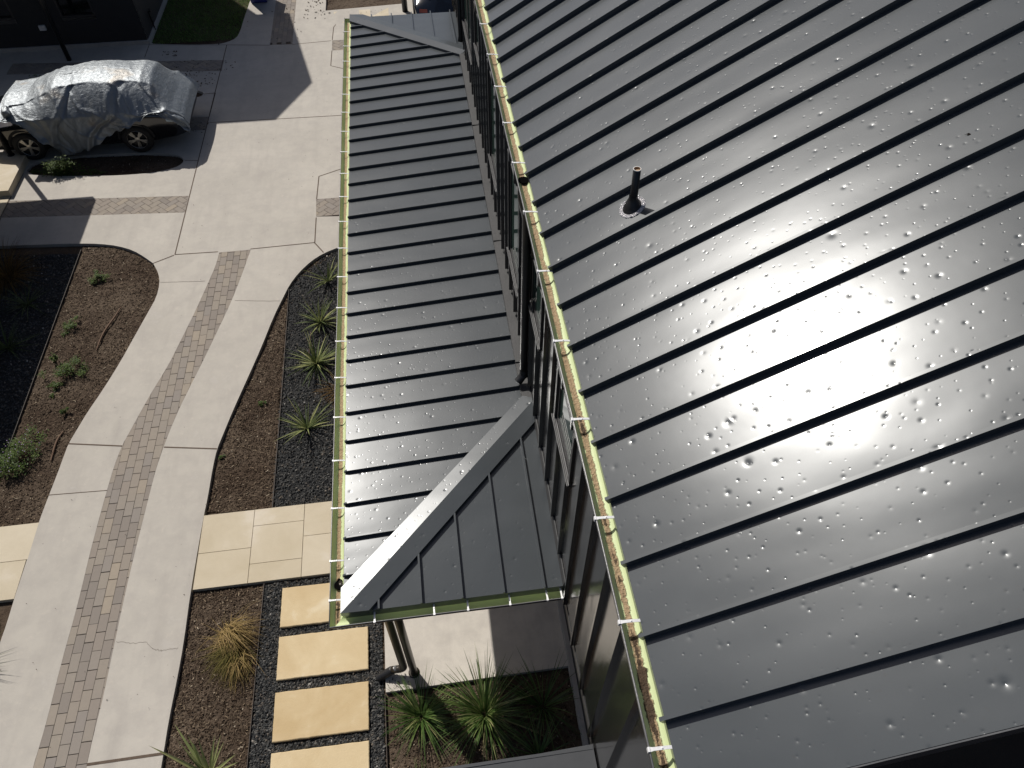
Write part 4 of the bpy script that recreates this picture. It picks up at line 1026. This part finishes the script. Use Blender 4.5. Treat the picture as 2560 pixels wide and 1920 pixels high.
def tarp(u, v):
    x = -9.45 + (9.45 - 5.38) * u
    zt = lerp_tab(topZ, x); hn = min(lerp_tab(hemN, x) + .02 * math.sin(x * 23), zt - .08); hf = max(.35, min(.55 + .1 * math.sin(x * 3), zt - .1))
    if x > -6.05: hf = max(hf, lerp_tab(hemN, x) - .05)
    sh = max(.9, min(1.02, zt - .06)); half = .47 if zt > 1.35 else .47 + (1.35 - zt) * .65
    half = min(half, .88)
    # across: near hem -> shoulder -> roof edge -> roof edge -> shoulder -> far hem
    side = .965
    if v < .34:
        t = v / .34; z = hn + (min(sh, zt - .04) - hn) * t if hn < sh else hn + (zt - .04 - hn) * t * .3; y = -side - .05 * (1 - t) * (1 + .6 * math.sin(x * 7.3))
    elif v < .5: t = (v - .34) / .16; z0 = max(min(sh, zt - .04), min(hn, zt - .04)); z = z0 + (zt - z0) * (t + .10 * math.sin(math.pi * t)); y = -side + (side - half) * t
    elif v < .74: t = (v - .5) / .24; y = -half + 2 * half * t; z = zt + .05 * math.sin(math.pi * t)
    elif v < .86: t = (v - .74) / .12; z = zt + (min(sh, zt - .04) - zt) * (1 - math.cos(t * math.pi / 2)); y = half + (side - half) * t
    else: t = (v - .86) / .14; z = min(sh, zt - .04) + (hf - min(sh, zt - .04)) * t; y = side + .04 * t
    p = Vector((x, CY + y, z))
    w_ = 1.0 if v < .5 else .45
    f = noise.noise(Vector((x * 1.6 + v * 1.5, v * 1.2, 5.0))) * .045 + abs(noise.noise(Vector((x * 3.2 + v * 3.0, v * 3.2, 9.0)))) * -.045 + noise.noise(Vector((x * 9, v * 9, 2.0))) * .009
    f += .006 * abs(noise.noise(Vector((x * 21, v * 24, 7.0))))
    if v < .5:
        ph = x * .85 - v * 1.5 + .25 * noise.noise(Vector((x, v * 3, 4.0))); fr = ph - math.floor(ph)
        f += .045 * math.exp(-((fr - .5) / .05) ** 2) * (1 - v * 1.6) - .03 * math.exp(-((fr - .62) / .05) ** 2)
        ph = x * 1.3 + v * 3.1 + .4 * noise.noise(Vector((x * 2, v * 4, 8.0))); fr = ph - math.floor(ph); f += .025 * math.exp(-((fr - .5) / .035) ** 2)
    lower = max(0, 1 - v / .34) if v < .34 else 0
    p.y -= f * w_ * (1 + lower * .8) * (1 if v < .62 else -1); p.z += f * .55 * (1 if .34 < v < .86 else .2); p.x += noise.noise(Vector((x * 3, v * 5, 1.0))) * .03 + (.10 * lower if x < -8.2 else 0) - (.0 if x < -6 else 0)
    return p
mb.grid(tarp, 190, 110)
tp = mb.build('sheet', M['tarp'], TS, True)
mb = MB()   # bunched corner at the front mirror
def bunch(u, v):
    a = v * 2 * math.pi; r = .16 * math.sin(math.pi * min(1, u * .9 + .1)) * (1 + .35 * noise.noise(Vector((u * 4, v * 7, 0))))
    return Vector((-9.35 + .25 * u + .02 * math.sin(9 * v), CY - .62 - .3 * u + math.cos(a) * r, 1.12 + math.sin(a) * r * .8 + .08 * u))
mb.grid(bunch, 14, 20); mb.build('fold', M['tarp'], TS, True)
mb = MB(); mb.tube([(-5.44, CY - .96, .52), (-5.43, CY - .965, .42)], .006, 6); mb.build('tie_cord', M['black'], TS)
mb = MB(); mb.tube([(-5.62, CY + .93, .95), (-5.58, CY + .95, .7), (-5.6, CY + .95, .45)], .01, 6); mb.build('tie_cord', M['black'], TS)

CB = thing('parked_car', (1.1, 23.4, 0), 'navy car with a red tail lamp, its rear just in view beyond the lower roof', 'car')
def flipB(p): return Vector((1.0 + (p.y - CY), 21.35 + (-5.47 - p.x), p.z))
secB = [(a, b, c * .92, min(d_, 1.42) * .95, e, f) for a, b, c, d_, e, f in sec]
car_body(secB, CY, M['navy'], 'body', CB, flipB)
for (xx, yy) in ((.12, 22.53), (.12, 24.96)): wheel(CB, (xx, yy, .33), (-1, 0, 0), .33)
for (xx, yy) in ((1.88, 22.53), (1.88, 24.96)): wheel(CB, (xx, yy, .33), (1, 0, 0), .33)
mb = MB(); mb.grid(lambda u, v: Vector((1.0 - .74 + .22 * u, 21.40 + .05 * (1 - u) - .01, .70 + .10 * v)), 5, 3); mb.build('tail_lamp', M['redlamp'], CB, True)
mb = MB(); mb.grid(lambda u, v: Vector((1.0 - .5 + 1.0 * u, 21.70 + .3 * v, 1.03 + .32 * v + .03 * math.sin(math.pi * u))), 8, 4); mb.build('rear_window', M['glassd'], CB, True)

# recycling bin
bp = at(560, 8); BN = thing('recycling_bin', (bp.x, bp.y + .15, 0), 'blue plastic recycling bin at the edge of the lawn', 'bin')
mb = MB(); x, y = bp.x, bp.y + .25
mb.hexa([(x - .24, y - .22, .02), (x + .24, y - .22, .02), (x + .24, y + .25, .02), (x - .24, y + .25, .02)], [(x - .30, y - .28, .95), (x + .30, y - .28, .95), (x + .30, y + .32, .95), (x - .30, y + .32, .95)]); mb.build('body', M['blue'], BN)
mb = MB(); mb.hexa([(x - .32, y - .31, .952), (x + .32, y - .31, .952), (x + .32, y + .36, .952), (x - .32, y + .36, .952)], [(x - .28, y - .26, 1.02), (x + .28, y - .26, 1.02), (x + .30, y + .34, 1.04), (x - .30, y + .34, 1.04)]); mb.build('lid', M['blue'], BN)
for s in (-1, 1):
    mb = MB(); mb.lathe([(0, -.03), (.11, -.03), (.11, .03), (0, .03)], (x + s * .27, y + .28, .11), (1, 0, 0), 16); mb.build('wheel', M['tyre'], BN)

# ------------------------------------------------------------------ PLANTS
def blade(mb, c, az, L, up, bend, wd, tone, seg=6, zmin=-.06):
    p = Vector(c); dirh = Vector((math.cos(az), math.sin(az), 0)); el = up; rows = []
    side = Vector((-math.sin(az), math.cos(az), 0))
    for i in range(seg + 1):
        t = i / seg; wv = wd * (1 - t ** 1.8) * (.7 + .6 * min(1, t * 4)) * .5 + .0004
        rows.append((p - side * wv, p + Vector((0, 0, -wv * .5)), p + side * wv)); d_ = dirh * math.cos(el) + Vector((0, 0, math.sin(el))); p = p + d_ * (L / seg); el -= bend / seg
        if p.z < zmin: p.z = zmin + .004; el = max(el, 0)
    b = len(mb.v)
    for r in rows: mb.v += [tuple(q) for q in r]
    for i in range(seg):
        a = b + i * 3; tt = min(1, max(0, tone + rnd.uniform(-.06, .06)))
        mb.face((a, a + 3, a + 4, a + 1), tt); mb.face((a + 1, a + 4, a + 5, a + 2), tt)
def clump(name, c, label, cat, mat, n, L, wd, up, bend, rad=.04, group=None, lean=None, tones=(0, 1)):
    mb = MB()
    for i in range(n):
        az = rnd.uniform(0, 6.283)
        if lean and rnd.random() < lean[1]: az = lean[0] + rnd.gauss(0, .6)
        r = rad * math.sqrt(rnd.random()); q = (c[0] + math.cos(az) * r, c[1] + math.sin(az) * r, c[2])
        blade(mb, q, az + rnd.uniform(-.35, .35), L * rnd.uniform(.55, 1.1), R_(rnd.uniform(*up)), R_(rnd.uniform(*bend)), wd * rnd.uniform(.7, 1.2), rnd.uniform(*tones))
    return tag(mb.build(name, mat), label, cat, group)
GYU = 'striped yuccas in the gravel bed'
YU = [((-2.18, 11.36), .60, 26, 'sparse striped yucca nearest the curved top corner of the gravel bed'), ((-2.30, 10.22), .55, 60, 'dense striped yucca, second from the curved top corner of the gravel bed'), ((-2.33, 9.17), .62, 80, 'bright yellow-green striped yucca, fullest of the gravel bed'), ((-2.43, 7.72), .58, 44, 'striped yucca with dry brown base leaves, closest to the flagstone landing')]
for (x, y), L, n, lb in YU: clump('yucca', (x, y, -.04), lb, 'yucca', M['gr_var'], n, L, .020, (8, 78), (5, 45), .03, GYU, None, (.15, 1))
clump('rusty_grass', (-1.72, 10.9, -.05), 'rust coloured dry grass tuft beside the gutter, next to the sparse yucca', 'grass', M['gr_rust'], 70, .32, .006, (5, 60), (20, 80), .1)
clump('rusty_grass', (-1.85, 8.55, -.05), 'orange dry grass trail lying on the gravel between two yuccas', 'grass', M['gr_rust'], 120, .45, .005, (2, 30), (10, 60), .22, None, (-2.2, .6))
GG = 'lush green grass clumps under the porch corner'
clump('ornamental_grass', (-.78, 2.86, -.05), 'bright green grass clump beside the post shadow, left of the porch bed', 'grass', M['gr_green'], 180, .60, .012, (18, 85), (20, 90), .07, GG)
clump('ornamental_grass', (.04, 2.78, -.05), 'largest green grass clump, middle of the porch bed', 'grass', M['gr_green'], 250, .86, .0125, (14, 86), (15, 85), .08, GG)
clump('ornamental_grass', (.80, 2.78, -.05), 'thin grass clump in deep shade near the black wall', 'grass', M['gr_green'], 60, .80, .012, (20, 80), (20, 80), .07, GG, None, (0, .6))  # lower tone range paints the shade into the blades
clump('ornamental_grass', (.66, 2.2, -.05), 'sparse grass clump in the shade at the canopy edge', 'grass', M['gr_green'], 44, .60, .012, (15, 75), (20, 80), .07, GG, None, (0, .7))  # blades toned down too, shade put into their colour
clump('ornamental_grass', (-.86, 2.02, -.05), 'small grass tuft at the bottom edge of the porch bed', 'grass', M['gr_green'], 40, .35, .008, (30, 80), (20, 60), .05, GG)
mb = MB()
for cx_, cy_, az0, sp, n_, L_, up_, bd_, tn in ((-3.36, 4.34, -.75, .55, 230, .62, (25, 80), (80, 170), (.55, 1)), (-3.22, 4.10, -2.0, .42, 260, .52, (8, 55), (30, 100), (.1, .55)), (-3.30, 4.2, 2.9, 1.2, 70, .42, (5, 40), (20, 80), (.4, 1)), (-3.2, 4.0, -1.3, .35, 120, .5, (10, 60), (40, 110), (.5, .95))):
    for _ in range(n_):
        az = rnd.gauss(az0, sp); q = (cx_ + rnd.gauss(0, .05), cy_ + rnd.gauss(0, .05), -.05)
        blade(mb, q, az, L_ * rnd.uniform(.6, 1.15), R_(rnd.uniform(*up_)), R_(rnd.uniform(*bd_)), .006 * rnd.uniform(.6, 1.2), rnd.uniform(*tn), 8)
tag(mb.build('dead_grass', M['gr_dead']), 'tan and olive dead grass clump combed over to one side on bare soil', 'grass')
clump('yucca', (-3.40, 2.52, -.04), 'yellow-green yucca with few wide blades at the bottom edge of the soil strip', 'yucca', M['gr_var'], 30, .80, .034, (25, 80), (5, 35), .03, None, None, (.3, 1))
GDY = 'shaded yuccas in the west gravel'
clump('yucca', (-7.95, 11.45, -.04), 'shade-toned yucca with long thin spokes in the shaded gravel, upper one', 'yucca', M['gr_var'], 46, .62, .012, (6, 75), (5, 40), .03, GDY, None, (.0, .5))  # darker half of the tones only, shade painted into the leaves
clump('yucca', (-7.98, 10.3, -.04), 'shade-toned yucca in the shaded gravel at the left edge, lower one', 'yucca', M['gr_var'], 60, .60, .014, (6, 75), (5, 40), .03, GDY, None, (.0, .5))  # same darkened tones, standing in for shade
clump('rusty_grass', (-8.55, 12.3, -.04), 'brown feathery grass clump in the top left corner of the shaded bed', 'grass', M['gr_rust'], 420, .85, .006, (10, 80), (30, 100), .18)
clump('yucca', (-6.86, 4.25, -.03), 'blue-green grass tuft reaching over the left strip at the left edge', 'grass', M['gr_var'], 90, .72, .010, (15, 70), (5, 30), .05, None, (0, .6), (.1, .7))
def leafy(name, c, label, n, rx, ry, hz, mat=M['leaf'], ls=.018, flow=0):
    T = thing(name, c, label, 'weed' if hz < .22 else 'shrub')
    mb = MB()
    st = MB()
    for i in range(max(4, n // 40)):
        a = rnd.uniform(0, 6.28); q = Vector(c) + Vector((math.cos(a) * rx * rnd.uniform(.3, .9), math.sin(a) * ry * rnd.uniform(.3, .9), hz * rnd.uniform(.3, 1)))
        st.tube([c, Vector(c).lerp(q, .5) + Vector((0, 0, .02)), q], [.004, .003, .0015], 5)
    st.build('stem', M['pod'], T)
    cl = [Vector((rnd.gauss(0, .5) * rx, rnd.gauss(0, .5) * ry, hz * rnd.uniform(.15, .95))) for _ in range(max(5, n // 45))]
    for i in range(n):
        k = rnd.choice(cl); p = Vector(c) + k + Vector((rnd.gauss(0, .16) * rx, rnd.gauss(0, .16) * ry, rnd.gauss(0, .12) * hz)); p.z = max(p.z, c[2] + .008)
        a = rnd.uniform(0, 6.28); L = ls * rnd.uniform(.6, 1.4); u = Vector((math.cos(a), math.sin(a), rnd.uniform(-.5, .6))) * L; v_ = Vector((-math.sin(a), math.cos(a), rnd.uniform(-.5, .5))) * L * .38
        mb.poly([p - u, p + v_, p + u, p - v_], rnd.random())
    if flow:
        for i in range(flow):
            k = rnd.choice(cl); p = Vector(c) + k * 1.05 + Vector((rnd.gauss(0, .12) * rx, rnd.gauss(0, .12) * ry, .03)); s = .008
            mb.poly([p + Vector((s, 0, 0)), p + Vector((0, s, .003)), p - Vector((s, 0, 0)), p - Vector((0, s, 0))], 1.0, 1)
    mb.build('foliage', [mat, M['mauve']] if flow else mat, T)
M['mauve'] = mat_plain('mauve_petals', (.32, .22, .42), .7)
leafy('shrub', (-7.05, 7.72, -.07), 'bushy green shrub with mauve flowers at the left edge', 1900, .32, .42, .28, ls=.019, flow=60)
for (x, y), n, r, h, lb in [((-6.78, 12.0), 420, .12, .12, 'small green weed near the rounded end of the west bed'), ((-6.98, 10.72), 330, .12, .10, 'low green weed beside the steel edging, above the longest pod'), ((-7.04, 9.85), 160, .06, .16, 'upright green weed close to the edging, left of the spreading weed'), ((-6.72, 9.55), 700, .18, .14, 'spreading weed, widest in the west bed'), ((-6.9, 9.22), 240, .10, .07, 'flat weed just below the spreading weed'), ((-6.57, 8.62), 130, .05, .12, 'thin dark seedling in the lower west bed'), ((-3.24, 8.36), 110, .05, .05, 'tiny green weed in the narrow soil strip right of the driveway'), ((-3.80, 7.3), 80, .04, .06, 'small weed tuft against the driveway edge joint')]:
    leafy('weed', (x, y, -.07), lb, int(n * 1.6), r * 1.3, r * 1.3, h * 1.25, ls=.017)
leafy('ground_cover_plant', (-8.32, 15.82, -.07), 'lit green creeping plant in the island bed beside the car', 1700, .34, .13, .40, ls=.024)
leafy('ground_cover_plant', (-7.75, 15.85, -.07), 'darker creeping plant in the island bed, right of the lit one', 500, .28, .14, .09, ls=.018)
leafy('ground_cover_plant', (-8.95, 15.95, -.07), 'creeping plant in the island bed against the limestone step', 420, .2, .14, .08, ls=.018)
leafy('ground_cover_plant', (-10.2, 19.9, -.07), 'low green plants in the shaded island behind the car', 700, .4, .3, .2, ls=.025)

def strand(name, P, r, label, mat, cat):
    mb = MB(); P = smooth_loop([Vector(p) for p in P], 2); n = len(P)
    mb.tube(P, [r * (.35 + .65 * math.sin(math.pi * (i + .6) / (n + .4))) for i in range(n)], 8)
    tag(mb.build(name, mat, None, True), label, cat)
strand('seed_pod', [(-6.14, 11.15, -.045), (-6.2, 10.85, -.03), (-6.33, 10.45, -.03), (-6.36, 10.02, -.045)], .017, 'long brown curved twig on the soil, the longer one higher in the west bed', M['pod'], 'twig')
strand('seed_pod', [(-6.50, 8.2, -.045), (-6.56, 8.0, -.035), (-6.55, 7.6, -.045)], .016, 'brown curved twig on the soil, the shorter one near the flowering shrub', M['pod'], 'twig')
strand('stick', [(-2.46, 9.95, -.02), (-2.47, 9.6, -.02), (-2.48, 9.2, -.03)], .006, 'straight reddish stick lying behind the brightest yucca', M['pod'], 'stick')

# lawn, litter and leaf shadows drawn as bits
mb = MB(); lp = [(p.x, p.y) for p in lawn]
k = 0
while k < 26000:
    x, y = rnd.uniform(-7.45, -4.4), rnd.uniform(22.1, 26.5)
    if not inside(x, y, lp): continue
    k += 1; a = rnd.uniform(0, 6.28); L = rnd.uniform(.03, .075); wd = rnd.uniform(.004, .008); dx, dy = math.cos(a) * L * .8, math.sin(a) * L * .8
    mb.poly([(x - dy * .12, y + dx * .12, -.05), (x + dy * .12, y - dx * .12, -.05), (x + dx + dy * .03, y + dy - dx * .03, -.05 + L * .8)], rnd.random())
tag(mb.build('lawn', M['grass']), kind='stuff')
mb = MB()
def leafbits(x0, x1, y0, y1, n, s=.03):
    for _ in range(n):
        x, y = rnd.uniform(x0, x1), rnd.uniform(y0, y1); a = rnd.uniform(0, 6.28); L = s * rnd.uniform(.4, 1.3); u = Vector((math.cos(a) * L, math.sin(a) * L, 0)); v_ = Vector((-math.sin(a), math.cos(a), 0)) * L * .5
        p = Vector((x, y, .006 + rnd.uniform(0, .01)))
        mb.poly([p - u, p + v_ + Vector((0, 0, .006)), p + u + Vector((0, 0, .004)), p - v_], rnd.random())
leafbits(-6.4, -5.3, 19.5, 20.3, 60); leafbits(-6.6, -4.9, 20.1, 20.9, 40); leafbits(-6.1, -5.7, 19.4, 19.7, 25, .04); leafbits(-7.0, -6.6, 21.2, 21.5, 22, .04)
leafbits(-3.2, -2.4, 23.0, 24.5, 45, .04); leafbits(-5.6, -3.2, 21.7, 24, 30); leafbits(-10.4, -9.5, 17.4, 18.2, 30, .04); leafbits(-5.3, -1.9, 12.6, 21, 70, .012); leafbits(-6.4, -4, 3, 12, 40, .010); leafbits(-5.6, -5.2, 17.0, 17.6, 12, .03); leafbits(-1.2, -.9, 3.2, 3.42, 60, .012); leafbits(-1.9, -.6, 22.7, 23.4, 40, .02)  # first patch of dark bits stands in for small leaf shadows
tag(mb.build('leaf_litter_and_leaf_shade', M['litter']), kind='stuff')
